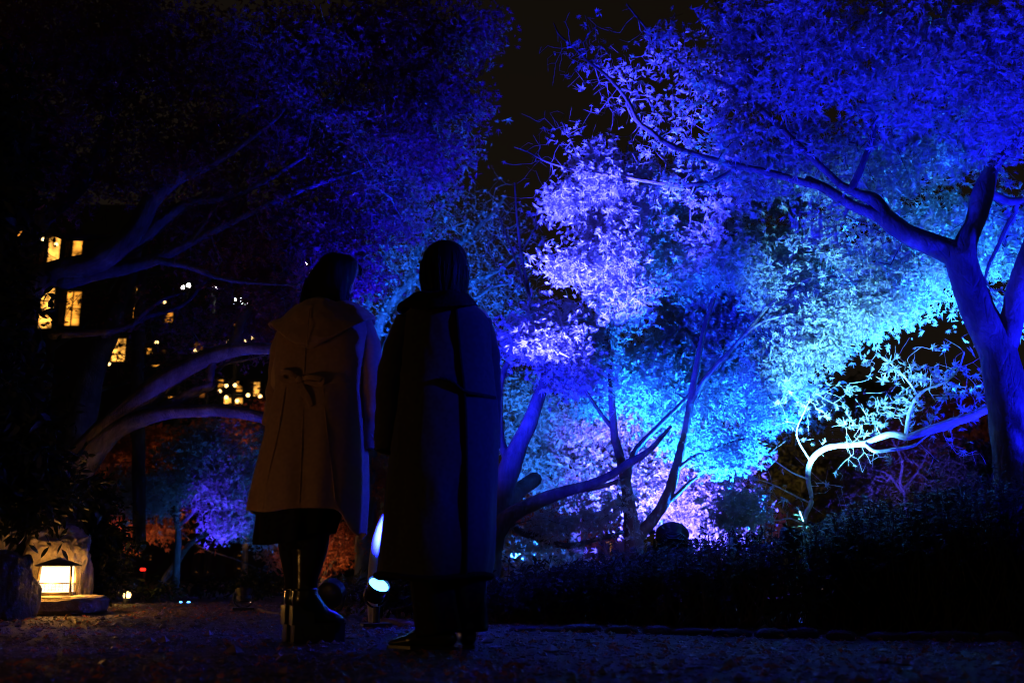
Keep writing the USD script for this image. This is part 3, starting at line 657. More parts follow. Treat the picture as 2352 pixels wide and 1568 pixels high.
T = Tree('maple_tree', 'dark maple with long limbs reaching right to the person in beige', 'tree', at(150, 1390, 8.0) * [1, 1, 0], seed=42)
T.limb([(120, 1400, 8.0, 50), (135, 1250, 8.0, 48), (150, 1130, 8.0, 44), (180, 1065, 8.0, 38), (250, 985, 8.0, 32), (340, 905, 8.0, 28), (410, 855, 8.0, 24), (470, 825, 8.0, 21), (530, 805, 8.0, 18), (590, 800, 8.0, 14), (650, 800, 8.0, 12), (720, 780, 8.1, 8), (780, 740, 8.2, 5)], 14)
T.limb(lin([(522, 808), (545, 770), (556, 735), (585, 690), (620, 650), (660, 610)], 8.0, 8.2, 14, 4), 10)
T.limb([(185, 1075, 7.95, 30), (240, 1010, 7.95, 24), (290, 975, 7.95, 20), (350, 955, 7.95, 17), (420, 945, 7.95, 15), (500, 943, 7.95, 15), (560, 950, 7.95, 14), (640, 965, 7.95, 12), (720, 960, 8, 8)], 12)
T.limb(lin([(290, 980), (340, 950), (400, 922), (450, 898), (482, 885)], 8.0, 8.0, 12, 12), 8)
T.limb(lin([(482, 890), (484, 870), (486, 845), (492, 820)], 8.0, 8.0, 8, 9), 8)
T.limb(lin([(500, 850), (520, 835), (560, 828), (610, 815)], 8.05, 8.1, 5, 2), 5)
T.limb(lin([(240, 770), (330, 730), (420, 700), (480, 640), (540, 620)], 8.6, 8.6, 8, 2), 6)
T.limb(lin([(120, 770), (200, 765), (290, 752), (330, 720), (370, 690), (420, 672)], 8.4, 8.6, 10, 3), 8)
DB = [(560, 640, 90, 50, 8.6, .6, 12), (660, 730, 70, 70, 8.7, .6, 14), (570, 760, 60, 40, 8.8, .6, 6), (450, 740, 100, 50, 8.8, .7, 8)]
T.twigs(T.grow(blobs(T.rng, DB, 10, 0.32, 0.12), step=0.14, tip=0.002))
T.leaves('dark_maple_leaf', 4, 5, 0.07, 0.09, flat=0.4)

T = Tree('dark_tree', 'leaning dark trunk standing before the lit hotel windows', 'tree', at(190, 1360, 10.5) * [1, 1, 0], 'bark', seed=43)
T.limb([(150, 1380, 10.5, 40), (175, 1050, 10.5, 36), (205, 880, 10.5, 31), (235, 790, 10.5, 27), (262, 720, 10.5, 24), (285, 660, 10.5, 20), (305, 600, 10.5, 16), (330, 500, 10.5, 9)], 12)
T.limb(lin([(255, 750), (310, 690), (330, 640), (345, 560)], 10.5, 10.6, 9, 3), 8)
T.limb([(320, 1250, 10.8, 16), (318, 1000, 10.8, 15), (316, 850, 10.8, 15), (318, 760, 10.8, 14), (322, 700, 10.8, 12), (330, 620, 10.8, 8)], 8)
T.twigs(T.grow(blobs(T.rng, [(380, 780, 110, 90, 10.8, .6, 14), (480, 800, 90, 70, 10.8, .6, 12), (300, 700, 80, 70, 10.6, .5, 8)], 10, 0.4, 0.2), step=0.2, tip=0.003))

back_maple('thin dark leafed maple half hiding the lit hotel windows', at(60, 1360, 11.5),
           [lin([(70, 1370), (85, 1100), (110, 900), (125, 740), (140, 600)], 11.5, 11.5, 13, 3), lin([(120, 800), (200, 740), (270, 640)], 11.5, 11.5, 6, 2), lin([(100, 980), (220, 900), (380, 860), (520, 880)], 11.5, 11.6, 7, 2)],
           [(150, 590, 80, 60, 11.5, .6, 4), (120, 720, 70, 60, 11.5, .6, 3), (300, 700, 70, 70, 11.5, .6, 6), (260, 820, 60, 40, 11.5, .6, 3), (380, 810, 70, 50, 11.5, .6, 7), (440, 900, 60, 30, 11.6, .6, 4)], 49, per=9, R=0.3, leaf='dark_maple_leaf', n=2, kind=5, size=0.075, spread=0.1, tip=0.002)
# --- low maple lit violet at the left
back_maple('low maple with blue upright trunk and violet lit crown left of the person in beige', at(405, 1360, 12.0),
           [lin([(404, 1375), (406, 1290), (410, 1230), (405, 1185), (412, 1140)], 12, 12, 9, 6), lin([(408, 1210), (450, 1170), (500, 1110)], 12, 12.2, 5, 2), lin([(408, 1190), (360, 1150), (320, 1120)], 12, 12, 5, 2)],
           [(520, 1090, 80, 60, 12.4, .7, 36), (460, 1050, 70, 50, 12.4, .7, 22), (560, 1150, 50, 40, 12.3, .5, 16), (390, 1120, 70, 40, 12.1, .6, 18), (545, 1205, 50, 26, 12.1, .5, 12), (320, 1130, 80, 50, 12, .6, 20), (480, 1000, 90, 40, 12.6, .7, 14), (600, 1020, 50, 60, 12.6, .7, 14)], 44, R=0.2, leaf='maple_leaf', size=0.09)
back_maple('leaning bare maple stem curving right over the low bushes by the pavilion', at(375, 1350, 13.0),
           [lin([(360, 1365), (385, 1320), (410, 1285), (435, 1250), (470, 1228), (520, 1220), (570, 1218)], 13, 12.6, 9, 4)],
           [(610, 1215, 60, 26, 12.8, .6, 14), (540, 1205, 40, 14, 12.8, .5, 5)], 45, R=0.18, n=5, leaf='maple_leaf', size=0.09)
back_maple('orange brown maple between the lantern thicket and the pavilion', at(270, 1350, 14.0),
           [lin([(268, 1370), (272, 1280), (262, 1200), (250, 1130)], 14, 14, 7, 3)],
           [(280, 1200, 70, 60, 14, .9, 26), (350, 1205, 60, 30, 14.2, .8, 14), (250, 1100, 90, 70, 14.4, .9, 24), (330, 1050, 90, 50, 14.6, .9, 20), (700, 1290, 60, 70, 14, .8, 18)], 46, leaf='autumn_leaf', size=0.11)
back_maple('russet maple behind the legs of the person in beige', at(700, 1360, 13.5),
           [lin([(705, 1370), (715, 1280), (740, 1220), (790, 1170)], 13.5, 13.5, 8, 3), lin([(735, 1370), (745, 1320), (790, 1260), (830, 1230)], 13.5, 13.5, 6, 2)],
           [(760, 1230, 70, 60, 13.5, .9, 24), (820, 1130, 50, 90, 13.5, .8, 22), (860, 1230, 40, 60, 13.5, .8, 14), (680, 1280, 50, 50, 13.5, .8, 12), (860, 1060, 30, 80, 13.8, .8, 14), (860, 920, 40, 90, 14, .8, 14), (640, 1140, 40, 60, 13.5, .6, 10)], 47, leaf='autumn_leaf', size=0.10)
back_maple('violet tinged tree behind the lit dotted windows beside the waist of the person in beige', at(560, 1340, 17.0),
           [lin([(560, 1355), (565, 1150), (560, 1000)], 17, 17, 8, 3)],
           [(540, 1000, 100, 60, 17, 1.2, 26), (600, 930, 60, 30, 17, 1, 8), (470, 1060, 80, 60, 17, 1.2, 18)], 48, leaf='autumn_leaf', size=0.12, n=5)

# --- thicket at the far left, nearly black
T = Tree('dark_tree', 'almost black evergreen tree hugging the left edge of the picture', 'tree', at(-75, 1500, 5.2) * [1, 1, 0], 'dark_bark', seed=51)
T.limb(lin([(-75, 1470), (-70, 1200), (-60, 900), (-60, 600), (-40, 300), (-30, 0)], 5.2, 5.4, 45, 20), 10)
EB = [(-30, 560, 50, 130, 5.4, .4, 26), (-25, 760, 50, 120, 5.6, .4, 28), (10, 960, 70, 110, 5.8, .4, 34), (60, 1120, 80, 80, 6.2, .5, 34), (-10, 300, 60, 200, 5.4, .4, 30)]
T.twigs(T.grow(blobs(T.rng, EB, 9, 0.2, 0.1), step=0.12, tip=0.002))
T.leaves('evergreen_leaf', 9, 'oval', 0.065, 0.07, flat=0.4)
T = Tree('conical_shrub', 'dark dense rounded evergreen shrub behind the glowing lantern', 'shrub', at(205, 1395, 8.2) * [1, 1, 0], 'dark_bark', seed=52)
T.limb(lin([(205, 1395), (205, 1280), (200, 1150)], 8.2, 8.2, 14, 4), 8)
SB = [(215, 1300, 70, 95, 8.2, .35, 60), (190, 1190, 60, 80, 8.2, .3, 40), (160, 1120, 60, 50, 8.1, .3, 22)]
T.twigs(T.grow(blobs(T.rng, SB, 9, 0.16, 0.08), step=0.12, tip=0.002))
T.leaves('evergreen_leaf', 8, 'oval', 0.06, 0.06, flat=0.3)

# --- low bushes along the far edge of the path
def bush(label, x, y, w, h, Y, n, seed, leaf='evergreen_leaf', size=0.05, kind='oval', name='low_bush', cat_='bush', group='low bushes at the far edge of the path'):
    T = Tree(name, label, cat_, at(x, 1380, Y) * [1, 1, 0], 'dark_bark', group, seed)
    b = at(x, y + h, Y); b[2] = -0.02
    top = at(x, y, Y)
    T.limb([[*b, .02], [*((b + top) / 2), .014], [*top, .008]], 6, world=True)
    T.twigs(T.grow(blobs(T.rng, [(x, y, w, h, Y, w * pix(y, Y) * 0.8, n)], 8, 0.13, 0.06), step=0.09, tip=0.0018))
    T.leaves(leaf, 7, kind, size, 0.05, flat=0.5)

bush('clipped low bush left of the boots of the person in beige', 590, 1352, 62, 28, 9.4, 34, 61)
bush('low rounded bush right of the small yellow ground light', 365, 1378, 55, 16, 9.0, 22, 62)
bush('low dark bush behind the blue ground lamp', 480, 1368, 50, 22, 10.0, 24, 63)
bush('small twiggy pale bush catching cyan light beside the round lamp head', 800, 1375, 26, 28, 6.6, 16, 64, 'olive_leaf', 0.04)
bush('leafy low bush behind the floodlight between the people', 915, 1375, 40, 38, 6.3, 24, 65)
bush('grassy dark bush at the left end of the hedge', 1010, 1365, 60, 45, 6.6, 30, 66)

# --- far trees beyond the hedge
far = [('round topped olive tree far off, right of the glowing foliage', 2010, 915, 110, 45, 26, 26, 'olive_leaf', 71), ('olive green tree left of the bent bare stem', 1730, 1060, 80, 80, 17, 34, 'olive_leaf', 72), ('brown tree beside the right trunk above the hedge', 2240, 960, 80, 60, 20, 26, 'autumn_leaf', 73),
       ('dusky evergreen far behind the bent bare stem', 1900, 1110, 120, 80, 22, 34, 'olive_leaf', 74), ('grey green rounded shrub left of the right trunk', 2262, 1080, 55, 60, 14, 24, 'evergreen_leaf', 75), ('rusty tree far behind the white branch', 2100, 1020, 110, 70, 24, 26, 'autumn_leaf', 76),
       ('brown tree behind the violet maple near the dark stone', 1690, 1200, 80, 60, 20, 22, 'autumn_leaf', 77), ('dark tree filling the gap under the left canopy', 400, 1040, 150, 90, 22, 34, 'autumn_leaf', 78), ('dark tree behind the orange brown maple', 280, 1240, 110, 80, 24, 24, 'autumn_leaf', 79), ('dim tree far behind the low curved maple', 1260, 1180, 130, 90, 22, 30, 'autumn_leaf', 80)]
for lab, x, y, w, h, Y, n, lf, sd in far:
    k = pix(y, Y)
    back_maple(lab, at(x, 1350, Y), [lin([(x, 1340), (x + 6, y + h * 0.6), (x - 5, y)], Y, Y, 7, 3)], [(x, y, w, h, Y, w * k * .7, n)], sd, per=9, R=0.55, leaf=lf, n=7, kind=3, size=0.24, spread=0.22, bark='dark_bark', name='far_tree', tip=0.005, group='trees far beyond the hedge')
T = Tree('bare_tree', 'pale bare tree in faint violet light above the right end of the hedge', 'tree', at(2075, 1340, 11.5) * [1, 1, 0], 'bark', seed=81)
T.limb(lin([(2078, 1340), (2080, 1160), (2068, 1110), (2072, 1060), (2050, 1010)], 11.5, 11.5, 5, 2), 8)
T.limb(lin([(2072, 1130), (2040, 1090), (2000, 1075)], 11.5, 11.5, 3, 1.5), 6)
T.limb(lin([(2078, 1120), (2110, 1080), (2130, 1040)], 11.5, 11.5, 3, 1.5), 6)
T.twigs(T.grow(blobs(T.rng, [(2060, 1050, 130, 80, 11.5, .9, 44), (1960, 1130, 70, 60, 11.3, .7, 18), (2150, 1110, 60, 60, 11.5, .6, 14)], 26, 0.4, 0.2), step=0.16, tip=0.0011, wiggle=0.14, expo=2.5))

# ------------------------------------------------------------------ hedge at the right
rng = np.random.default_rng(90)
TOPX = [1100, 1180, 1250, 1400, 1500, 1650, 1800, 1950, 2100, 2200, 2352, 2600]
TOPY = [1338, 1330, 1322, 1288, 1268, 1245, 1220, 1180, 1148, 1122, 1108, 1090]
hedge = thing('hedge', 'dark leafy waist-low evergreen hedge rising along the right side of the path', 'hedge', (1.6, 5.0, 0))
stems, lp, la, ln_, ls = [], [], [], [], []
LAMPS = [at(1815, 1236, 5.45), at(1545, 1240, 6.3)]
for k in range(2600):
    x = rng.uniform(1085, 2600)
    s = (x - 1085) / 1515
    Yf = 5.75 - 1.35 * s
    dep = rng.random() ** 1.3
    Y = Yf + dep * 0.75
    top = at(x, np.interp(x, TOPX, TOPY), Yf + 0.35)[2]
    px = at(x, 1300, Y)[0]
    if any(abs(px - q[0]) < 0.16 and Y > q[1] - 0.12 for q in LAMPS):
        continue
    hh = (top + rng.normal(0, 0.025) + (0.10 * rng.random() if rng.random() < 0.2 else 0)) * (1 - 0.28 * (dep - 0.45) ** 2 / 0.3) 
    if rng.random() < 0.45:
        hh *= rng.uniform(0.3, 1)
    lean = np.array([rng.normal(0, 0.10), rng.normal(-0.05, 0.08), 0])
    b = np.array([px, Y + 0.05, 0.0]) - lean * 0.5
    e = np.array([px, Y, hh]) + lean
    m = (b + e) / 2 + rng.normal(0, 0.03, 3)
    q = spline(np.array([b, m, e]), 3)
    stems.append(tube(q, np.linspace(0.004, 0.0018, len(q)), 3, False))
    d = unit(e - m)
    nl = 15
    tt = rng.random(nl) ** 0.6
    for t in tt:
        p = b + (e - b) * (0.35 + 0.65 * t)
        p = m + (e - m) * t if t > 0.3 else p
        a = rng.random() * 2 * np.pi
        out = np.array([math.cos(a), math.sin(a), 0])
        lp.append(p + out * 0.006); la.append(out + d * (0.3 + 0.5 * t)); ln_.append(d + out * -0.3); ls.append(rng.uniform(0.028, 0.05))
W, Fx = scatter('oval', np.array(lp), np.array(la), np.array(ln_), np.array(ls), rng, 0.1)
tag(obj('foliage', (W.reshape(-1, 3), Fx), 'evergreen_leaf', hedge), kind='stuff')
tag(obj('stems', cat(stems), 'dark_bark', hedge), kind='stuff')

# ------------------------------------------------------------------ ground
xs = np.concatenate([np.linspace(-260, -9, 24), np.linspace(-8, 8, 260), np.linspace(9, 260, 24)])
ys = np.concatenate([np.linspace(-40, 0.5, 10), np.linspace(1.0, 10, 260), np.linspace(10.5, 300, 40)])
X, Y = np.meshgrid(xs, ys, indexing='ij')
near = np.clip(1 - np.abs(X) / 9, 0, 1) * np.clip((11 - Y) / 3, 0, 1) * np.clip(Y, 0, 1)
Z = (meshkit.fbm(np.stack([X * 0.9, Y * 0.9, X * 0], -1), 3) - 0.5) * 0.03 * near + (meshkit.fbm(np.stack([X * 14, Y * 14, X * 0], -1), 3, 3) - 0.5) * 0.014 * near - 0.004
i, j = np.meshgrid(np.arange(len(xs) - 1), np.arange(len(ys) - 1), indexing='ij')
q = np.stack([i * len(ys) + j, (i + 1) * len(ys) + j, (i + 1) * len(ys) + j + 1, i * len(ys) + j + 1], -1).reshape(-1, 4)
tag(obj('gravel_path', (np.stack([X, Y, Z], -1).reshape(-1, 3), np.vstack([q[:, [0, 1, 2]], q[:, [0, 2, 3]]])), 'gravel_ground', None, smooth=True), 'fine grey gravel path covering the foreground and running back left', 'path', kind='structure')
# pebbles lying in it
rng = np.random.default_rng(7)
N = 28000
py = 1.9 + 7.0 * rng.random(N) ** 1.6
px = rng.uniform(-0.62, 0.62, N) * py
octa = np.array([(1, 0, 0), (-1, 0, 0), (0, 1, 0), (0, -1, 0), (0, 0, 1), (0, 0, -1)], float)
ofc = np.array([(0, 2, 4), (2, 1, 4), (1, 3, 4), (3, 0, 4), (2, 0, 5), (1, 2, 5), (3, 1, 5), (0, 3, 5)])
sc = rng.lognormal(-5.0, 0.5, N)
VV = octa[None] * sc[:, None, None] * rng.uniform(0.6, 1.3, (N, 6, 1)) * np.array([1, 1, 0.6])
th = rng.random(N) * 6.28
c_, s_ = np.cos(th)[:, None], np.sin(th)[:, None]
VV = np.stack([VV[..., 0] * c_ - VV[..., 1] * s_, VV[..., 0] * s_ + VV[..., 1] * c_, VV[..., 2]], -1)
def ground_z(x, y):
    ii = np.clip(np.searchsorted(xs, x), 0, len(xs) - 1); jj = np.clip(np.searchsorted(ys, y), 0, len(ys) - 1)
    return Z[ii, jj]
VV += np.stack([px, py, ground_z(px, py) + sc * 0.2], -1)[:, None]
tag(obj('gravel', (VV.reshape(-1, 3), (ofc[None] + (np.arange(N) * 6)[:, None, None]).reshape(-1, 3)), 'pebble'), 'loose pebbles scattered over the gravel path', 'gravel', kind='stuff')
# fallen leaves
N = 1500
py = 2.0 + 7 * rng.random(N) ** 1.7; px = rng.uniform(-0.6, 0.6, N) * py
pos = np.stack([px, py, ground_z(px, py) + 0.012], -1)
W, Fx = scatter(5, pos, unit(rng.normal(0, 1, (N, 3)) * [1, 1, 0.2]), unit(np.array([0, 0, 1.0]) + rng.normal(0, 0.3, (N, 3))), rng.uniform(0.03, 0.062, N), rng, 0.5)
tag(obj('fallen_leaves', (W.reshape(-1, 3), Fx), 'autumn_leaf'), 'small dry maple leaves strewn over the path', 'leaves', kind='stuff')
for (x, y, sz, up, lab) in [(1052, 1522, 0.055, 0.75, 'dry brown maple leaf standing on edge on the gravel below the dark shoe'), (1185, 1532, 0.05, 0.3, 'curled brown leaf lying in front of the hedge at the picture bottom'), (1770, 1545, 0.05, 0.2, 'flat brown leaf on the gravel at bottom right'), (1410, 1500, 0.045, 0.5, 'small tilted leaf on the gravel before the hedge foot'), (530, 1500, 0.045, 0.2, 'pale dry leaf lying on gravel left of the boots'), (150, 1500, 0.04, 0.3, 'warm lit leaf on the gravel below the lantern')]:
    Yg = CAM_H / math.tan(math.atan((y - 784) / F) - PITCH)
    p = at(x, y, Yg) * [1, 1, 0] + [0, 0, float(ground_z(at(x, y, Yg)[0], Yg)) + 0.012 + sz * up * 0.35]
    W, Fx = scatter(7, p[None], np.array([[0.3, 0.2, up]]), np.array([[0.3 * up, -up, 1 - up * 0.6]]), np.array([sz * 1.6]), rng, 0.5)
    tag(obj('fallen_leaf', (W[0], Fx), 'autumn_leaf'), lab, 'leaf', 'single dry leaves on the gravel')
# low stone edging under the hedge
edge = thing('path_edging', 'low dark edging stones along the foot of the hedge', 'edging', (0, 4.3, 0), kind='structure')
for k in range(22):
    s0 = k / 22 + rng.normal(0, 0.006)
    w_ = rng.uniform(0.10, 0.17)
    m_ = trimesh.creation.icosphere(2)
    m_.vertices = np.sign(m_.vertices) * np.abs(m_.vertices) ** 0.7 * np.array([w_ * 0.62, 0.05, rng.uniform(0.018, 0.036)]) * (1 + (meshkit.fbm(m_.vertices * 1.7 + k, 3)[:, None] - .5) * .5) + np.array([0.05 + 3.5 * s0, 5.05 - 0.95 * s0 + rng.normal(0, .02), 0.004])
    obj('stone', m_, 'dark_rock', edge, smooth=60)

# ------------------------------------------------------------------ lantern corner at the left
def rock(name, label, c, size, seed, material='rock', flat=0.7, cat_='rock', rough=0.35):
    m = trimesh.creation.icosphere(5)
    v = np.sign(m.vertices) * np.abs(m.vertices) ** flat
    v = v * (1 + (meshkit.fbm(m.vertices * 1.6 + seed * 3.1, 5) - 0.5)[:, None] * rough * 2)
    m.vertices = v * np.array(size) + np.array(c)
    return tag(obj(name, m, material, None, smooth=60), label, cat_)

def on(x, y, Y):
    p = at(x, y, Y); return p
k7 = pix(1390, 6.9)
slab = at(140, 1395, 6.9)
rock('stone_slab', 'flat low stone slab carrying the glowing lantern', (slab[0] + 0.02, 6.95, 0.055), (76 * k7, 0.26, 0.068), 3, 'rock', 0.45, 'stone', 0.12)
rock('garden_rock', 'big rough rock lit golden just behind the lantern', (at(112, 1310, 7.35)[0], 7.45, 0.22), (84 * k7, 0.17, 0.34), 5, 'rock', 0.62)
rock('garden_rock', 'dark rounded boulder at the left edge in front of the lantern', (at(8, 1340, 6.3)[0], 6.3, 0.15), (50 * k7, 0.22, 0.26), 8, 'dark_rock', 0.7)
rock('garden_rock', 'small dark rock under the boulder at the left edge', (at(45, 1390, 6.45)[0], 6.5, 0.08), (22 * k7, 0.12, 0.15), 9, 'dark_rock', 0.7)

hz = 66 * k7       # from base to eave
wt, wb = 33 * k7, 36 * k7
def rz(P, a=0.25):
    P = np.asarray(P, float); return np.stack([P[:, 0] * math.cos(a) - P[:, 1] * math.sin(a), P[:, 0] * math.sin(a) + P[:, 1] * math.cos(a), P[:, 2]], -1)
def lantern(cc, label, J):
    lan = thing('garden_lantern', label, 'lantern', cc, 'garden lanterns beside the path')
    obj('base', box(cc + [0, 0, 0.012], (2.1 * wb, 2.1 * wb, 0.022), 0.25, 0.004), 'bronze_metal', lan)
    for a, b in (((-1, -1), (1, -1)), ((1, -1), (1, 1)), ((1, 1), (-1, 1)), ((-1, 1), (-1, -1))):
        P = np.array([(a[0] * wb * .9, a[1] * wb * .9, 0.024), (b[0] * wb * .9, b[1] * wb * .9, 0.024), (b[0] * wt * .9, b[1] * wt * .9, hz), (a[0] * wt * .9, a[1] * wt * .9, hz)])
        obj('paper_panel', (rz(P) + cc, np.array([(0, 1, 2), (0, 2, 3)])), 'paper_glow', lan)
    for sx, sy in ((-1, -1), (1, -1), (1, 1), (-1, 1)):
        P = rz([(sx * wb * 1.12, sy * wb * 1.12, 0.0), (sx * wb, sy * wb, 0.03), (sx * wt, sy * wt, hz)])
        obj('leg', tube(P + cc, [0.010, 0.008, 0.007], 6), 'bronze_metal', lan)
    rail = rz([(sx * wb * .975, sy * wb * .975, hz * 0.42) for sx, sy in ((-1, -1), (1, -1), (1, 1), (-1, 1), (-1, -1))]) + cc
    obj('cross_rail', cat([tube(rail[k:k + 2], 0.0035, 5) for k in range(4)]), 'bronze_metal', lan)
    grid = []
    for k in range(1, 9):
        for a, b in (((-1, -1), (1, -1)), ((1, -1), (1, 1))):
            s = k / 9
            p = np.array([(a[0] + (b[0] - a[0]) * s) * wb * .94, (a[1] + (b[1] - a[1]) * s) * wb * .94, 0.026])
            grid.append(tube(rz([p, p * [.99, .99, 1] + [0, 0, hz * 0.42 - 0.026]]) + cc, 0.0009, 3, False))
    for k in range(1, 6):
        for a, b in (((-1, -1), (1, -1)), ((1, -1), (1, 1))):
            z = 0.026 + (hz * 0.42 - 0.026) * k / 6
            grid.append(tube(rz([(a[0] * wb * .94, a[1] * wb * .94, z), (b[0] * wb * .94, b[1] * wb * .94, z)]) + cc, 0.0009, 3, False))
    tag(obj('wire_mesh', cat(grid), 'bronze_metal', lan), kind='stuff')
    roof = lathe([(50 * k7, hz - 0.002), (51 * k7, hz + 0.004), (36 * k7, hz + 0.022), (16 * k7, hz + 0.042), (5 * k7, hz + 0.050), (4 * k7, hz + 0.058), (0, hz + 0.06)], 28)
    roof.apply_translation(cc); rf = obj('roof', roof, 'bronze_metal', lan, 40)
    obj('ceiling_plate', lathe([(0, hz - 0.004), (48 * k7, hz - 0.004)], 24).apply_translation(cc), 'bronze_metal', lan)
    for k, (ox, oy) in enumerate(((-1.14, -0.1), (1.14, -0.1), (0, 1.14), (0.1, -1.14))):
        bulb(f'{lan.GetPath()}/lamp_{k}', cc + np.array([ox * wb, oy * wb, hz * 0.55]), (1.0, 0.40, 0.05), J / 4, 0.02)
L0 = at(127, 1372, 6.9)
lantern(np.array([L0[0], 6.9, 0.118]), 'small garden lantern with bronze roof and glowing paper panels on a stone slab', 2.3)
lantern(np.array([-2.75, 2.7, 0.0]), 'garden lantern standing on the gravel just outside the left edge', 1.4)

# warm low ground light further along
g0 = at(290, 1388, 8.6); g0[2] = 0.05
gl = thing('ground_light', 'little yellow ground light glowing at the edge of the bush left of the path', 'ground light', g0 * [1, 1, 0], 'small lamps along the ground')
obj('housing', lathe([(0, 0), (0.03, 0), (0.032, 0.05), (0.026, 0.05), (0.024, 0.02), (0, 0.02)], 16).apply_translation(g0 * [1, 1, 0]), 'black_metal', gl)
obj('glass_bulb', trimesh.creation.icosphere(2, 0.032).apply_translation(g0 + [0, 0, 0.022]), 'bulb_warm', gl, True)
obj('hood', box(g0 + [-0.01, 0.03, 0.075], (0.09, 0.05, 0.006), 0.2, 0.001), 'black_metal', gl)
bulb(f'{gl.GetPath()}/lamp', g0 + [0, -0.05, 0.05], (1.0, 0.6, 0.14), 0.10, 0.02)
for k, (x, y, s, mt, lab) in enumerate([(415, 1383, .012, 'lens_blue', 'tiny blue ground lamp left of the two, under the blue trunk'), (433, 1384, .016, 'lens_blue', 'tiny bright blue ground lamp right beside its smaller neighbour'), (573, 1384, .013, 'bulb_warm', 'tiny warm ground lamp left of the person in beige, upper of two'), (582, 1390, .017, 'bulb_warm', 'tiny warm ground lamp beside the log rail, lower of two'), (742, 1402, .020, 'bulb_warm', 'tiny amber lamp on the ground under the round lamp head')]):
    p = at(x, y, 9.0 if k < 4 else 7.2)
    t = thing('ground_light', lab, 'ground light', p * [1, 1, 0], 'small lamps along the ground')
    obj('spike', tube([[p[0], p[1], -.01], [p[0], p[1], max(p[2] - s, .01)]], 0.006, 6), 'black_metal', t)
    obj('glass_bulb', trimesh.creation.icosphere(2, s).apply_translation(p), mt, t, True)
p = at(737, 1393, 7.0)
t = thing('ground_light', 'small red lamp beside the round lamp head behind the boots', 'ground light', p * [1, 1, 0])
obj('spike', tube([[p[0], p[1], -.01], [p[0], p[1], p[2] - .01]], 0.006, 6), 'black_metal', t)
obj('lamp_cover', trimesh.creation.icosphere(2, 1.0).apply_scale((.035, .02, .014)).apply_translation(p), 'bulb_red', t, True)

# round lamp head seen from behind
p = at(757, 1366, 5.9)
t = thing('round_lamp', 'black round lamp head on a short post seen from behind, right of the boots', 'lamp', p * [1, 1, 0])
head = lathe([(0, -0.03), (0.055, -0.028), (0.078, -0.012), (0.084, 0.02), (0.086, 0.05), (0.08, 0.05), (0.076, 0.02), (0, 0.018)], 32)
head.apply_transform(aim((0.15, 1, 0.25))); head.apply_translation(p); obj('head', head, 'black_metal', t, 40)
obj('post', tube([[p[0] + .03, p[1] + .01, -.02], [p[0] + .012, p[1] + .01, p[2] - .06]], 0.012, 8), 'black_metal', t, 40)
obj('bracket', tube(spline([p + [-.09, 0, 0], p + [-.06, 0.0, -.085], p + [.06, 0, -.085], p + [.09, 0, 0]], 5), 0.006, 6), 'black_metal', t, 40)

# logs on the ground
def log(label, a, b, r, posts=()):
    t = thing('log_rail', label, 'log', (np.array(a) + b) / 2 * [1, 1, 0])
    q = spline([a, (np.array(a) * 2 + b) / 3 + [0, .01, .006], (np.array(a) + np.array(b) * 2) / 3 + [0, -.01, -.004], b], 6)
    obj('log', tube(q, r, 10), 'timber', t, 60)
    for c in posts:
        obj('post', tube([[c[0], c[1], -.05], [c[0], c[1], c[2]]], 0.03, 10), 'timber', t, 60)
a, b = at(572, 1399, 7.6), at(645, 1412, 6.9)
log('thin log rail lying low on a short post left of the boots', a, b, 0.018, [b + [0, 0, 0.01]])
a, b = at(880, 1428, 5.75), at(985, 1440, 5.35)
log('low timber log at the path edge under the floodlight, its top lit blue', a, b, 0.022, [a + [0, -.05, 0.0]])
cable = spline([at(905, 1398, 5.5), at(930, 1392, 5.4), at(955, 1398, 5.4), at(960, 1420, 5.4), at(985, 1436, 5.35)], 6)
tag(obj('power_cable', tube(cable, 0.004, 6), 'black_metal'), 'thin black cable running down from the floodlight to the log', 'cable')

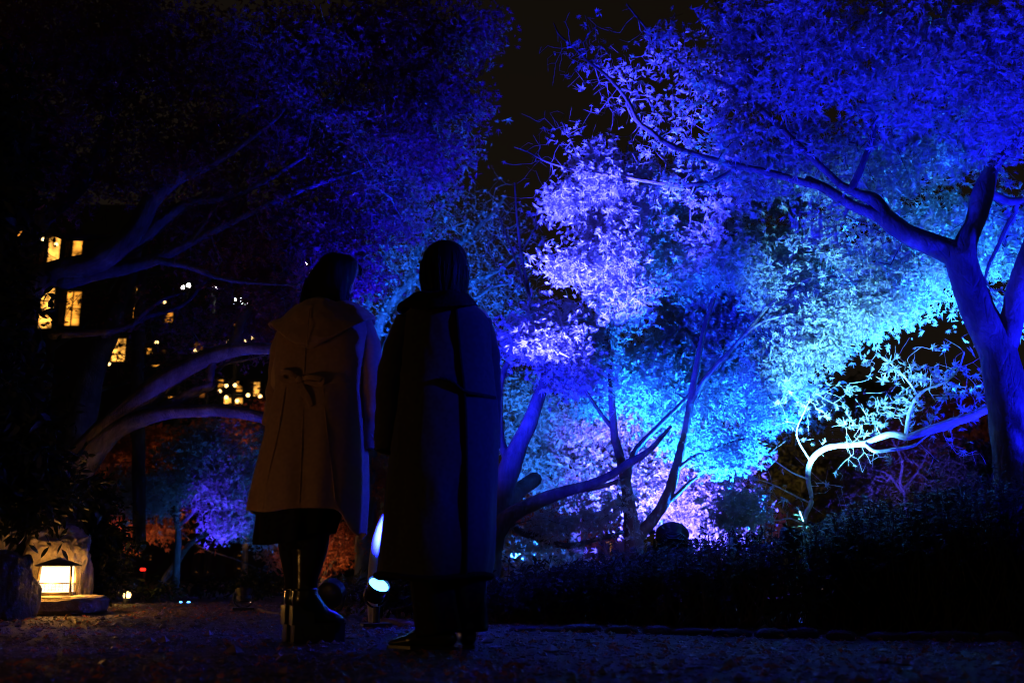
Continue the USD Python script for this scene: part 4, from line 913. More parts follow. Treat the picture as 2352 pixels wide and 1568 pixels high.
# ------------------------------------------------------------------ buildings far behind
def lit_building(name, label, Y, x0, x1, ytop, wins, seed, roof=False):
    rng = np.random.default_rng(seed)
    a, b = at(x0, 1300, Y), at(x1, 1300, Y)
    h = at(0, ytop, Y)[2]
    t = thing(name, label, 'building', ((a[0] + b[0]) / 2, Y, 0))
    # wall pieces round the openings, as one wall with holes
    rects = []
    for (wx0, wy0, wx1, wy1, m) in wins:
        p, q = at(wx0, wy1, Y), at(wx1, wy0, Y)
        rects.append((p[0], max(p[2], 0.05), q[0], q[2], m))
    from shapely.geometry import box as sbox
    from shapely.ops import unary_union
    wall = sbox(a[0], 0, b[0], h).difference(unary_union([sbox(*r[:4]) for r in rects]))
    ms = [trimesh.creation.extrude_polygon(g, 0.4, engine='earcut') for g in getattr(wall, 'geoms', [wall])]
    w = trimesh.util.concatenate(ms)
    w.apply_transform(trimesh.transformations.rotation_matrix(math.pi / 2, [1, 0, 0])); w.apply_translation((0, Y + 0.4, 0))
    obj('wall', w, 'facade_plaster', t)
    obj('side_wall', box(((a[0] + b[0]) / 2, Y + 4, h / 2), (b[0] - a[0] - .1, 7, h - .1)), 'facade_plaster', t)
    for (rx0, rz0, rx1, rz1, m) in rects:
        fw = 0.06
        fr = obj('window', cat([box((rx0 + fw / 2, Y + .12, (rz0 + rz1) / 2), (fw, .1, rz1 - rz0 - .004)), box((rx1 - fw / 2, Y + .12, (rz0 + rz1) / 2), (fw, .1, rz1 - rz0 - .004)), box(((rx0 + rx1) / 2, Y + .12, rz1 - fw / 2 - .003), (rx1 - rx0 - 2 * fw - .004, .1, fw)), box(((rx0 + rx1) / 2, Y + .12, rz0 + fw / 2 + .003), (rx1 - rx0 - 2 * fw - .004, .1, fw))]), 'window_frame', t)
        obj('pane', box(((rx0 + rx1) / 2, Y + .16, (rz0 + rz1) / 2), (rx1 - rx0 - 2 * fw, .02, rz1 - rz0 - 2 * fw)), f'lit_pane_{m}', fr)
        nb = int(rng.integers(0, 2)) if rx1 - rx0 > 0.5 else 0; nz = int(rng.integers(0, 3))
        mm = [box((rx0 + (rx1 - rx0) * (k + 1) / (nb + 1), Y + .13, (rz0 + rz1) / 2), (.045, .03, rz1 - rz0 - 2 * fw)) for k in range(nb)]
        mm += [box(((rx0 + rx1) / 2, Y + .135, rz0 + (rz1 - rz0) * (k + 1) / (nz + 1)), (rx1 - rx0 - 2 * fw, .02, .045)) for k in range(nz)]
        mm += [box((rx0 + fw + .05 + (.16 if k else 0), Y + .148, (rz0 + rz1) / 2), (.1 + .12 * rng.random(), .012, rz1 - rz0 - 2 * fw - .01)) for k in range(1)]
        obj('mullion', cat(mm), 'window_frame', fr)
    if roof:
        obj('roof', trimesh.convex.convex_hull(np.array([(a[0] - .8, Y - 1, h), (b[0] + .8, Y - 1, h), (a[0] - .8, Y + 8, h), (b[0] + .8, Y + 8, h), (a[0] + 1, Y + 3.5, h + 1.6), (b[0] - 1, Y + 3.5, h + 1.6)])), 'facade_plaster', t)
    return t

lit_building('hotel_building', 'tall dark hotel with glowing amber windows behind the left trees', 34, -260, 720, 470,
             [(20, 525, 62, 560, 1), (88, 538, 142, 618, 2), (147, 546, 192, 612, 0), (70, 656, 128, 756, 2), (133, 664, 190, 750, 0), (296, 655, 322, 690, 2), (290, 700, 318, 732, 0), (240, 772, 292, 832, 2), (364, 712, 400, 742, 1), (322, 794, 352, 816, 0), (356, 798, 384, 812, 1), (334, 830, 372, 846, 0), (380, 832, 420, 848, 1), (205, 684, 225, 740, 3),
              (484, 866, 516, 902, 0), (500, 908, 560, 930, 2), (522, 870, 560, 902, 0), (566, 872, 600, 912, 2), (604, 880, 630, 926, 0), (440, 880, 474, 916, 3), (370, 905, 420, 922, 0), (640, 860, 690, 920, 3), (520, 720, 560, 750, 3), (430, 780, 470, 806, 3), (560, 960, 610, 985, 3), (480, 962, 520, 980, 1), (160, 900, 210, 940, 3)], 1)
lit_building('garden_pavilion', 'low pavilion with warm lit rooms behind the leaning stems at left', 22, 230, 760, 1215,
             [(300, 1338, 330, 1364, 2), (335, 1338, 362, 1364, 0), (368, 1338, 392, 1364, 1), (438, 1250, 462, 1320, 0), (464, 1246, 488, 1320, 0), (534, 1268, 558, 1312, 1), (640, 1268, 662, 1312, 3), (320, 1268, 352, 1292, 3), (700, 1275, 730, 1312, 3)], 2, True)
lit_building('garden_pavilion', 'far low pavilion with bright warm openings left of the slender forked maple', 24, 1280, 1470, 1215,
             [(1340, 1245, 1358, 1290, 2), (1362, 1238, 1380, 1290, 0), (1388, 1238, 1410, 1290, 2), (1414, 1238, 1434, 1290, 0), (1302, 1250, 1326, 1288, 1)], 3, True)

def street_lamp(label, x, y, Y, heads):
    p = at(x, y, Y)
    t = thing('street_lamp', label, 'street lamp', p * [1, 1, 0], 'white street lamps beyond the left trees')
    obj('pole', tube([[p[0], p[1], -.05], [p[0], p[1], p[2]]], 0.06, 8), 'black_metal', t, 40)
    for k, (ox, oz, r) in enumerate(heads):
        obj('arm', tube([[p[0], p[1], p[2] - .2], [p[0] + ox, p[1], p[2] + oz]], .02, 5), 'black_metal', t)
        obj('globe', trimesh.creation.icosphere(2, r).apply_translation((p[0] + ox, p[1], p[2] + oz)), 'bulb_white', t, True)
street_lamp('white street lamp of three globes shining through twigs left of the person in beige', 550, 692, 26, [(-.12, 0, .07), (.05, .02, .08), (.16, -.04, .05)])
street_lamp('white street lamp cluster just left of the head of the person in beige', 690, 612, 26, [(-.15, .02, .06), (.04, -.05, .07), (.18, .1, .06), (.3, -.12, .06), (.02, .15, .05)])
street_lamp('faint white street lamp among dark leaves, upper left of the three', 428, 658, 26, [(-.08, -.03, .05), (.06, .03, .05)])
street_lamp('single small white lamp between the two brighter lamp clusters', 492, 661, 26, [(0.02, 0, .05)])
cat_ = None
fes = thing('festoon_lights', 'scattered warm festoon bulbs strung before the hotel windows', 'festoon lights', (-7, 25, 0))
pts = [(180, 976), (250, 830), (360, 780), (377, 688), (450, 800), (522, 780), (565, 775), (640, 765)], [(330, 928), (345, 935), (415, 845), (500, 795), (580, 770)], [(505, 893), (520, 880), (540, 879), (570, 902), (598, 905), (520, 907), (545, 915)], [(70, 520), (100, 545), (130, 556), (160, 600)], [(240, 1145), (280, 1142), (290, 1147), (255, 1255), (330, 1260), (345, 1272)]
for row in pts:
    W3 = np.array([at(x, y, 25) for x, y in row])
    obj('wire', tube(spline(W3, 4) if len(W3) > 2 else W3, 0.008, 4), 'black_metal', fes)
    for w in W3:
        obj('bulb', trimesh.creation.icosphere(2, 0.045).apply_translation(w - [0, 0, 0.06]), 'bulb_warm', fes, True)
for x0 in (60, 700):
    p = at(x0, 700, 25.1); obj('post', tube([[p[0], p[1], 0], p], .05, 6), 'black_metal', fes)
p = at(328, 1307, 20)
t = thing('signal_lamp', 'small red lamp under the eave of the low pavilion at left', 'lamp', p * [1, 1, 0])
obj('post', tube([[p[0], p[1] + .1, 0], [p[0], p[1] + .1, p[2]]], .03, 6), 'black_metal', t)
obj('lens', box(p, (.09, .06, .05), 0, .01), 'bulb_red', t)

# ------------------------------------------------------------------ the two people
from scipy.interpolate import PchipInterpolator


class Loft:
    """Rings (dy, x_left, x_right, half depth, y offset) round a figure standing at distance Y; a cloth tube with folds."""
    def __init__(self, rings, Y, folds=(), power=2.3, seed=0, n=72, m=48, hem=None):
        r = np.array([[*q, 0.0][:5] for q in rings], float)
        self.Y, self.folds, self.pw, self.n, self.m, self.hem = Y, folds, power, n, m, hem
        self.f = [PchipInterpolator(r[:, 0], r[:, k]) for k in range(1, 5)]
        self.y0, self.y1 = r[0, 0], r[-1, 0]
        self.seed = seed

    def point(self, dy, th):
        """th 0 = right, pi/2 = away from the camera, 3pi/2 = towards it."""
        dy, th = np.broadcast_arrays(np.asarray(dy, float), np.asarray(th, float))
        d = np.clip(dy, self.y0, self.y1)
        xl, xr, b, yo = [g(d) for g in self.f]
        t = self.Y / (CP - (784 - dy) / F * SP)
        z = CAM_H + t * (SP + (784 - dy) / F * CP)
        cx, a = ((xl + xr) / 2 - 1176) / F * t, (xr - xl) / 2 / F * t
        s = (d - self.y0) / (self.y1 - self.y0)
        rad = (np.abs(np.cos(th)) ** self.pw + np.abs(np.sin(th)) ** self.pw) ** (-1 / self.pw)
        k = np.ones_like(th)
        for amp, freq, ph, p in self.folds:
            k = k + amp * s ** p * np.sin(freq * th + ph + 0.8 * np.sin(3.1 * s + ph))
        q = np.stack([cx + a * rad * k * np.cos(th), self.Y + yo + b * rad * k * np.sin(th), z], -1)
        nz = meshkit.fbm(q * np.array([9, 9, 3.5]) + self.seed, 3) - 0.5
        q[..., 0] += nz * 0.014 * np.cos(th); q[..., 1] += nz * 0.03 * np.sin(th)
        if self.hem is not None:
            q[..., 2] += self.hem(th) * np.clip((s - 0.8) / 0.2, 0, 1) ** 1.5
        return q

    def mesh(self, thick=0.008, y0=None, y1=None):
        dy = np.linspace(self.y0 if y0 is None else y0, self.y1 if y1 is None else y1, self.m)
        th = np.arange(self.n) * 2 * np.pi / self.n
        q = self.point(dy[:, None], th[None])
        c = q.mean(1, keepdims=True)
        inn = q + unit((c - q) * np.array([1, 1, 0])) * thick
        V = np.vstack([q.reshape(-1, 3), inn[::-1].reshape(-1, 3)])
        R = 2 * self.m
        i, j = np.meshgrid(np.arange(R), np.arange(self.n), indexing='ij')
        i1, j1 = (i + 1) % R, (j + 1) % self.n
        qd = np.stack([i * self.n + j, i1 * self.n + j, i1 * self.n + j1, i * self.n + j1], -1).reshape(-1, 4)
        return V, np.vstack([qd[:, [0, 1, 2]], qd[:, [0, 2, 3]]])

    def near(self, dx, dy, lift=0.004):
        """The point of the camera side of the cloth seen at (dx, dy)."""
        th = np.linspace(np.pi, 2 * np.pi, 181)
        q = self.point(np.full(181, float(dy)), th)
        f = (q[:, 1] * CP + (q[:, 2] - CAM_H) * SP)
        sx = 1176 + F * q[:, 0] / f
        k = int(np.argmin(np.abs(sx - dx)))
        return q[k] - np.array([0, lift, 0])

    def band(self, pts, w, lift=0.004, thick=0.004):
        """A flat strip along picture points on the cloth; w = half width in metres."""
        P = spline(np.array([self.near(x, y, lift) for x, y in pts]), 5)
        Tn = unit(np.gradient(P, axis=0))
        S = unit(np.cross(Tn, [0, -1.0, 0]))
        a, b = P - S * w, P + S * w
        o = np.array([0, thick, 0])
        V = np.vstack([a, b, a + o, b + o]); n = len(P); f = []
        for k in range(n - 1):
            for p, q2 in ((0, 1), (3, 2), (1, 3), (2, 0)):
                f += [(p * n + k, q2 * n + k, q2 * n + k + 1), (p * n + k, q2 * n + k + 1, p * n + k + 1)]
        return V, np.array(f)


def sph(c, r):
    return m3.Manifold.sphere(float(r), 20).translate(tuple(map(float, c)))


def chain(pts):
    """Union of hulls of consecutive spheres; pts: (x, y, z, r)."""
    out = m3.Manifold()
    for a, b in zip(pts[:-1], pts[1:]):
        out += m3.Manifold.batch_hull([sph(a[:3], a[3]), sph(b[:3], b[3])])
    return out


def smooth_m(m, edge=0.012, it=12):
    m = m.refine_to_length(edge)
    t = m.to_mesh()
    tm = trimesh.Trimesh(t.vert_properties[:, :3], t.tri_verts)
    trimesh.smoothing.filter_taubin(tm, 0.5, -0.53, it)
    return tm


def ell(c, r, rot=None):
    m = m3.Manifold.sphere(1.0, 32).scale(tuple(map(float, r)))
    return (m.rotate(rot) if rot is not None else m).translate(tuple(map(float, c)))


def hand(w, d, down, side):
    """A relaxed hand hanging from wrist w: d = down the hand, side = across the palm."""
    d, side = unit(d), unit(side)
    nrm = np.cross(d, side)
    pal = m3.Manifold.batch_hull([sph(w, .020)] + [sph(w + d * .075 + side * s, .011) for s in (-.032, -.011, .011, .032)])
    for s, l in ((-.032, .058), (-.011, .075), (.011, .080), (.032, .070)):
        a = w + d * .078 + side * s
        b = a + (d * .9 + nrm * .25) * l * .5
        c = b + (d * .6 + nrm * .7) * l * .5
        pal += chain([(*a, .0095), (*b, .0085), (*c, .0072)])
    a = w + d * .025 + side * .028
    b = a + (side * .8 + d * .7 + nrm * .2) * .035
    pal += chain([(*a, .013), (*b, .0105), (*(b + (d + nrm * .4) * .024), .0085)])
    return pal


def figure(parent, Y, head, hr, face, neck, sh, hips, knees, feet, elbows, wrists, handdir, lr=1.0):
    """One continuous body under the clothes. Points in world coordinates; face = unit direction the head looks."""
    face = unit(face); side = unit(np.cross(face, [0, 0, 1.0])); up = np.cross(side, face)
    B = ell(head, (hr * .80, hr * .95, hr * 1.12), (0, 0, math.degrees(math.atan2(face[1], face[0])) - 90))
    jaw = head + face * hr * .42 - up * hr * .75
    B += m3.Manifold.batch_hull([sph(head + face * hr * .25, hr * .66), sph(jaw, hr * .34), sph(head - up * hr * .5 + face * hr * .05, hr * .5)])
    nose = head + face * hr * .95 - up * hr * .28
    B += m3.Manifold.batch_hull([sph(head + face * hr * .80 + up * hr * .1, hr * .07), sph(nose, hr * .12), sph(head + face * hr * .78 - up * hr * .30 + side * hr * .12, hr * .07), sph(head + face * hr * .78 - up * hr * .30 - side * hr * .12, hr * .07)])
    for k in (-1, 1):
        B += ell(head + side * k * hr * .80 - up * hr * .12, (hr * .12, hr * .16, hr * .26))
        B -= ell(head + side * k * hr * .34 + face * hr * .97 + up * hr * .02, (hr * .17, hr * .17, hr * .10))
        B += sph(head + side * k * hr * .33 + face * hr * .76 + up * hr * .01, hr * .13)
    B += m3.Manifold.batch_hull([sph(head + face * hr * .80 - up * hr * .58 + side * hr * .16, hr * .07), sph(head + face * hr * .86 - up * hr * .58, hr * .085), sph(head + face * hr * .80 - up * hr * .58 - side * hr * .16, hr * .07)])
    B += chain([(*(head - up * hr * .6), hr * .48), (*neck, hr * .50)])
    chest = (sh[0] + sh[1]) / 2 - [0, 0, .10]; waist = chest * .45 + (hips[0] + hips[1]) / 2 * .55
    B += m3.Manifold.batch_hull([sph(sh[0], .05), sph(sh[1], .05), sph(neck - [0, 0, .04], .055), sph(chest + [.06, 0, -.05], .085), sph(chest + [-.06, 0, -.05], .085)])
    B += m3.Manifold.batch_hull([sph(chest + [.06, 0, -.05], .085), sph(chest + [-.06, 0, -.05], .085), sph(waist + [.04, 0, 0], .08), sph(waist + [-.04, 0, 0], .08)])
    B += m3.Manifold.batch_hull([sph(waist + [.04, 0, 0], .08), sph(waist + [-.04, 0, 0], .08), sph(hips[0], .09), sph(hips[1], .09)])
    for k in range(2):
        B += chain([(*sh[k], .048), (*elbows[k], .038), (*wrists[k], .026)])
        B += hand(wrists[k], handdir[k], None, np.array([0, 1.0, 0.1]))
        B += chain([(*hips[k], .085), (*knees[k], .054 * lr), (*(knees[k] * .6 + feet[k] * .4), .050 * lr), (*(feet[k] + [0, 0, .03]), .034 * lr)])
        fd = unit([feet[k][0] * 0 + FD[k][0], FD[k][1], 0])
        B += m3.Manifold.batch_hull([sph(feet[k] + [0, 0, .0], .032 * lr), sph(feet[k] + fd * .08 + [0, 0, -.008], .026 * lr), sph(feet[k] + fd * .13 + [0, 0, -.012], .016 * lr)])
    return obj('body', smooth_m(B, 0.016, 8), 'skin', parent, smooth=True)


# --- woman in the beige coat
Yw = 4.3
g = at(700, 1475, Yw)
wo = thing('person', 'person in beige hooded belted coat, dark skirt and platform boots, head bowed to the right', 'person', (at(705, 1475, Yw)[0], Yw, 0))
FD = [np.array([.85, .5]), np.array([.9, .35])]
figure(wo, Yw, at(772, 640, Yw + .02), 0.088, (.86, .42, -.28), at(755, 705, Yw), [at(672, 742, Yw), at(825, 735, Yw)], [at(705, 980, Yw), at(775, 980, Yw)],
       [at(676, 1265, Yw + .06), at(710, 1265, Yw)], [np.array([*at(673, 1400, Yw + .07)[:2], .125]), np.array([*at(691, 1400, Yw - .01)[:2], .125])], [at(640, 870, Yw), at(852, 850, Yw)], [at(640, 950, Yw + .1), at(850, 946, Yw)], [np.array([.3, .6, -.6]), np.array([0.02, 0.05, -1.0])], 0.74)
# hair: cap, hanging lengths, fringe
kW = pix(640, Yw)
hc = at(770, 640, Yw)
q_ = lambda x, y, dY, r: sph(at(x, y, Yw + dY), r * kW)
H = m3.Manifold.batch_hull([q_(767, 613, -.03, 35), q_(767, 613, .04, 35), q_(796, 613, -.01, 28), q_(796, 615, .05, 26), q_(738, 628, -.02, 22), q_(738, 628, .03, 22), q_(708, 660, -.01, 14), q_(700, 690, -.02, 13), q_(745, 705, -.06, 14), q_(745, 705, .03, 14), q_(780, 700, -.055, 12), q_(785, 655, -.05, 15)])
H += m3.Manifold.batch_hull([q_(796, 608, .03, 22), q_(824, 622, .05, 8), q_(828, 631, .06, 4), q_(812, 625, .0, 8)])
H += m3.Manifold.batch_hull([q_(792, 645, -.045, 12), q_(798, 668, -.04, 6), q_(796, 700, -.045, 5), q_(770, 690, -.06, 14)])
hm = smooth_m(H, 0.010, 6)
v = hm.vertices; nrm = hm.vertex_normals
hm.vertices = v + nrm * ((meshkit.fbm(v * np.array([60, 60, 7]), 3)[:, None] - .5) * 0.010)
hair = obj('hair', hm, 'black_hair', wo, True)
rngh = np.random.default_rng(3)
st_ = []
for k in range(90):
    x0 = rngh.uniform(700, 800); p0 = at(x0, rngh.uniform(630, 660), Yw - .06 + .05 * rngh.random())
    x1 = np.interp(x0, [700, 800], [690, 806]) + rngh.normal(0, 7); p1 = at(x1, rngh.uniform(695, 722), Yw - .03 - .03 * rngh.random())
    st_.append(tube(spline([p0, (p0 + p1) / 2 + [rngh.normal(0, .006), -.015, 0], p1], 3), [.0022] * 3 + [.0018] * 3 + [.0006], 3, False))
for k in range(16):
    p0 = at(815, 605, Yw + .02); p1 = at(822 + rngh.uniform(0, 11), 630 + rngh.uniform(-8, 12), Yw + .03 + .02 * rngh.random())
    st_.append(tube(spline([p0, (p0 + p1) / 2 + [.010, 0, .012], p1], 3), [.002] * 3 + [.0014] * 3 + [.0005], 3, False))
obj('loose_strands', cat(st_), 'black_hair', hair)
def hemw(th):
    c = np.cos(th)
    return -0.10 * np.exp(-((c - .9) / .18) ** 2) * (np.sin(th) < .5) - 0.012 * np.sin(3 * th + 1) + 0.02 * np.exp(-((c + .1) / .4) ** 2)
CW = Loft([(712, 708, 806, .075), (735, 655, 848, .098), (765, 640, 852, .118), (800, 635, 846, .124), (850, 632, 840, .118), (885, 634, 836, .112), (930, 625, 838, .122), (990, 611, 841, .138), (1060, 596, 843, .156), (1120, 582, 843, .17), (1178, 573, 838, .18)], Yw,
          folds=[(.030, 9, .6, 1.2), (.022, 14, 2.0, 1.6), (.012, 5, 1.1, 1.0)], seed=2, hem=hemw)
coat = obj('coat', CW.mesh(), 'beige_wool', wo, True)
def sleeve(pts, Y, name, mt, parent, seed, wr=.06):
    P = np.array([[*at(x, y, Yy), r * pix(y, Yy)] for x, y, Yy, r in pts]); S = spline(P, 7)
    V, f = tube(S[:, :3], S[:, 3], 24)
    n = len(S) * 24; b = V[:n].reshape(len(S), 24, 3); c = S[:, None, :3]
    s = np.linspace(0, 1, len(S))[:, None]
    a = np.arange(24)[None] * 2 * np.pi / 24
    k = 1 + wr * np.sin(13 * s * np.pi + 1.5 * np.sin(a + seed)) * np.sin(np.pi * s) + (meshkit.fbm(b * 14 + seed, 3) - .5) * .25
    V[:n] = (c + (b - c) * k[..., None]).reshape(-1, 3)
    return obj(name, (V, f), mt, parent, True)
sleeve([(828, 742, Yw, 26), (848, 790, Yw, 25), (852, 850, Yw - .01, 24), (855, 910, Yw - .01, 23), (853, 960, Yw, 21), (851, 1000, Yw, 19), (850, 1032, Yw, 17)], Yw, 'sleeve', 'beige_wool', wo, 1)
sleeve([(668, 748, Yw, 26), (648, 800, Yw + .02, 25), (640, 860, Yw + .04, 24), (634, 920, Yw + .05, 24), (628, 950, Yw + .06, 22), (622, 975, Yw + .08, 20)], Yw, 'sleeve', 'beige_wool', wo, 4)
# hood lying on the back
def ringcloth(rows, name, mt, parent, thick=.012, seed=1, m=6):
    """rows: list of closed rings (k x 3), same count; a draped cloth between them with thickness."""
    R = np.array(rows, float)
    R = np.stack([spline(R[:, k], m) for k in range(R.shape[1])], 1)
    nr, nc = R.shape[:2]
    du = np.roll(R, -1, 1) - np.roll(R, 1, 1); dv = np.gradient(R, axis=0)
    N = unit(np.cross(du, dv))
    R = R + N * ((meshkit.fbm(R * 16 + seed, 3) - .5)[..., None] * .022)
    V = np.vstack([R.reshape(-1, 3), (R + N * thick)[::-1].reshape(-1, 3)])
    i, j = np.meshgrid(np.arange(2 * nr), np.arange(nc), indexing='ij'); i1, j1 = (i + 1) % (2 * nr), (j + 1) % nc
    q = np.stack([i * nc + j, i1 * nc + j, i1 * nc + j1, i * nc + j1], -1).reshape(-1, 4)
    return obj(name, (V, np.vstack([q[:, [0, 1, 2]], q[:, [0, 2, 3]]])), mt, parent, True)
def ring(ctrl, n=48):
    """closed ring through (dx, dy, Y) control points"""
    P = np.array([at(*c) for c in ctrl]); P = np.vstack([P, P[:1]])
    Q = spline(np.vstack([P[-2], P, P[1]]), 12)[12:-12]
    s = np.linspace(0, len(Q) - 1, n, endpoint=False); k = s.astype(int); w = (s - k)[:, None]
    return Q[k] * (1 - w) + Q[np.minimum(k + 1, len(Q) - 1)] * w
hood = ringcloth([
    ring([(704, 686, Yw - .04), (735, 682, Yw - .09), (770, 690, Yw - .10), (800, 690, Yw - .05), (812, 695, Yw + .02), (795, 705, Yw + .08), (745, 705, Yw + .08), (705, 700, Yw + .03)]),
    ring([(676, 702, Yw - .05), (712, 700, Yw - .13), (765, 705, Yw - .14), (815, 700, Yw - .07), (835, 708, Yw + .02), (812, 720, Yw + .09), (735, 725, Yw + .09), (680, 720, Yw + .03)]),
    ring([(644, 728, Yw - .06), (690, 740, Yw - .165), (760, 735, Yw - .16), (826, 718, Yw - .09), (858, 722, Yw + .01), (836, 735, Yw + .09), (730, 745, Yw + .095), (650, 742, Yw + .03)]),
    ring([(620, 742, Yw - .06), (668, 778, Yw - .165), (755, 772, Yw - .165), (828, 738, Yw - .115), (863, 726, Yw + .0), (846, 748, Yw + .085), (725, 760, Yw + .085), (632, 755, Yw + .03)]),
    ring([(626, 748, Yw - .05), (704, 800, Yw - .150), (758, 776, Yw - .150), (826, 742, Yw - .11), (860, 735, Yw + .0), (846, 755, Yw + .07), (725, 765, Yw + .07), (636, 760, Yw + .03)])], 'hood', 'beige_wool', wo, seed=5)
obj('hood_seam', tube(spline([at(704, 798, Yw - .168), at(706, 770, Yw - .186), at(708, 740, Yw - .184), at(712, 708, Yw - .150)], 6), .0022, 5), 'beige_wool', hood, True)
obj('belt', (lambda V, f: (V, f))(*CW.band([(634, 872), (665, 876), (700, 880), (740, 880), (790, 878), (834, 872)], .021, .006, .006)), 'beige_wool', wo, True)
def bow_loop(pts, w):
    P = spline(np.array([CW.near(x, y, l) for x, y, l in pts]), 6)
    T_ = unit(np.gradient(P, axis=0)); S = unit(np.cross(T_, [0, -1.0, 0]))
    k = np.sin(np.linspace(0, np.pi, len(P)))[:, None] * .4 + .6
    a, b = P - S * w * k, P + S * w * k
    V = np.vstack([a, b, a + [0, .005, 0], b + [0, .005, 0]]); n = len(P); f = []
    for i_ in range(n - 1):
        for p_, q_ in ((0, 1), (3, 2), (1, 3), (2, 0)):
            f += [(p_ * n + i_, q_ * n + i_, q_ * n + i_ + 1), (p_ * n + i_, q_ * n + i_ + 1, p_ * n + i_ + 1)]
    return V, np.array(f)
bow = obj('bow', cat([bow_loop([(690, 882, .014), (668, 870, .035), (648, 868, .03), (655, 884, .016), (690, 884, .012)], .012),
                      bow_loop([(690, 882, .014), (715, 880, .035), (742, 886, .03), (728, 894, .016), (690, 884, .012)], .012),
                      bow_loop([(690, 884, .014), (696, 905, .018), (706, 925, .016), (716, 944, .012)], .016),
                      bow_loop([(688, 884, .014), (686, 900, .018), (690, 918, .016), (692, 930, .012)], .016)]), 'beige_wool', wo, True)
obj('knot', ell(CW.near(690, 883, .016), (.017, .012, .017)).refine_to_length(.006), 'beige_wool', bow, True)
for pts in ([(702, 800), (700, 850), (699, 870)], [(696, 945), (694, 1020), (690, 1100), (688, 1165)], [(742, 905), (752, 1000), (762, 1090), (770, 1160)], [(655, 900), (640, 1000), (618, 1090), (606, 1170)]):
    obj('seam', CW.band(pts, .0022, .003, .003), 'beige_wool', coat, True)
obj('skirt', Loft([(1120, 600, 800, .12), (1170, 595, 785, .13), (1215, 591, 768, .135), (1246, 590, 757, .135)], Yw, folds=[(.06, 8, .4, 1), (.05, 13, 1.4, 1)], seed=9, m=16, hem=lambda th: -.012 * np.sin(2 * th) + .05 * (np.cos(th) > .5) * np.cos(th)).mesh(.005), 'black_cloth', wo, True)
def tights(pts, name='tights_leg', mt='black_cloth'):
    P = np.array([[*at(x, y, Yy), r * pix(y, Yy)] for x, y, Yy, r in pts]); S = spline(P, 6)
    return obj(name, tube(S[:, :3], S[:, 3], 24), mt, wo, True)
tights([(675, 1190, Yw + .04, 36), (672, 1250, Yw + .04, 32), (675, 1290, Yw + .04, 28), (678, 1325, Yw + .04, 25), (678, 1350, Yw + .04, 24)])
tights([(718, 1190, Yw - .01, 42), (718, 1250, Yw - .01, 36), (712, 1290, Yw - .01, 30), (704, 1325, Yw - .01, 27), (702, 1350, Yw - .01, 26)])
# platform boots
def boot(cx, Yb, ang, sc, heel_x):
    """A tall boot whose heel stands at picture x = heel_x; ang = direction of the toe."""
    t = pix(1475, Yb)
    o = np.array([at(heel_x, 1475, Yb)[0], Yb, 0.0])
    d = np.array([math.cos(ang), math.sin(ang), 0]); s = np.array([-d[1], d[0], 0])
    Pt = lambda a, b, z: o + d * a + s * b + np.array([0, 0, z])
    shaft = [(0.050, .205, .052), (0.046, .25, .047), (.046, .30, .052), (.046, .345, .056), (.046, .37, .057)]
    B = chain([(*Pt(.045, 0, .175), .052), *[(*Pt(a, 0, z), r) for a, z, r in shaft]])
    B += m3.Manifold.batch_hull([sph(Pt(.04, 0, .14), .040), sph(Pt(.05, 0, .19), .048), sph(Pt(.13, 0, .105), .036), sph(Pt(.045, 0, .115), .035)])
    B += m3.Manifold.batch_hull([sph(Pt(.12, 0, .105), .038), sph(Pt(.17, .008, .095), .032), sph(Pt(.17, -.008, .095), .032), sph(Pt(.205, 0, .085), .022), sph(Pt(.06, 0, .10), .032)])
    b_ = obj('boot', smooth_m(B, .010, 8), 'black_leather', wo, True)
    import shapely.geometry as sg
    foot_ = sg.MultiPoint([(0.008, -.028), (.008, .028), (.10, .036), (.10, -.036), (.17, .036), (.17, -.036), (.215, .018), (.215, -.018)]).convex_hull.buffer(.006)
    def ext(poly, z0, z1):
        e = trimesh.creation.extrude_polygon(poly, z1 - z0, engine='earcut'); v_ = e.vertices
        e.vertices = np.array([Pt(a, b, z0 + z) for a, b, z in v_]); return e
    obj('platform_sole', ext(foot_, .0, .072), 'black_leather', b_)
    obj('heel_block', ext(sg.box(-.004, -.034, .085, .034).buffer(.004), .0735, .150), 'black_leather', b_)
    obj('welt', ext(foot_.buffer(.003), .0725, .079), 'black_leather', b_)
    cuff = lathe([(.056, .0), (.0605, .0), (.0605, .014), (.056, .014)], 28).apply_translation(Pt(.046, 0, .365)); obj('cuff', cuff, 'black_leather', b_, 40)
    obj('ankle_strap', tube(spline([Pt(.045 + .052 * math.cos(u), .050 * math.sin(u), .215) for u in np.linspace(0, 2 * np.pi, 13)], 2), .006, 6), 'black_leather', b_, True)
boot(0, Yw + .05, .45, 1, 650)
boot(0, Yw - .03, .42, 1, 668)

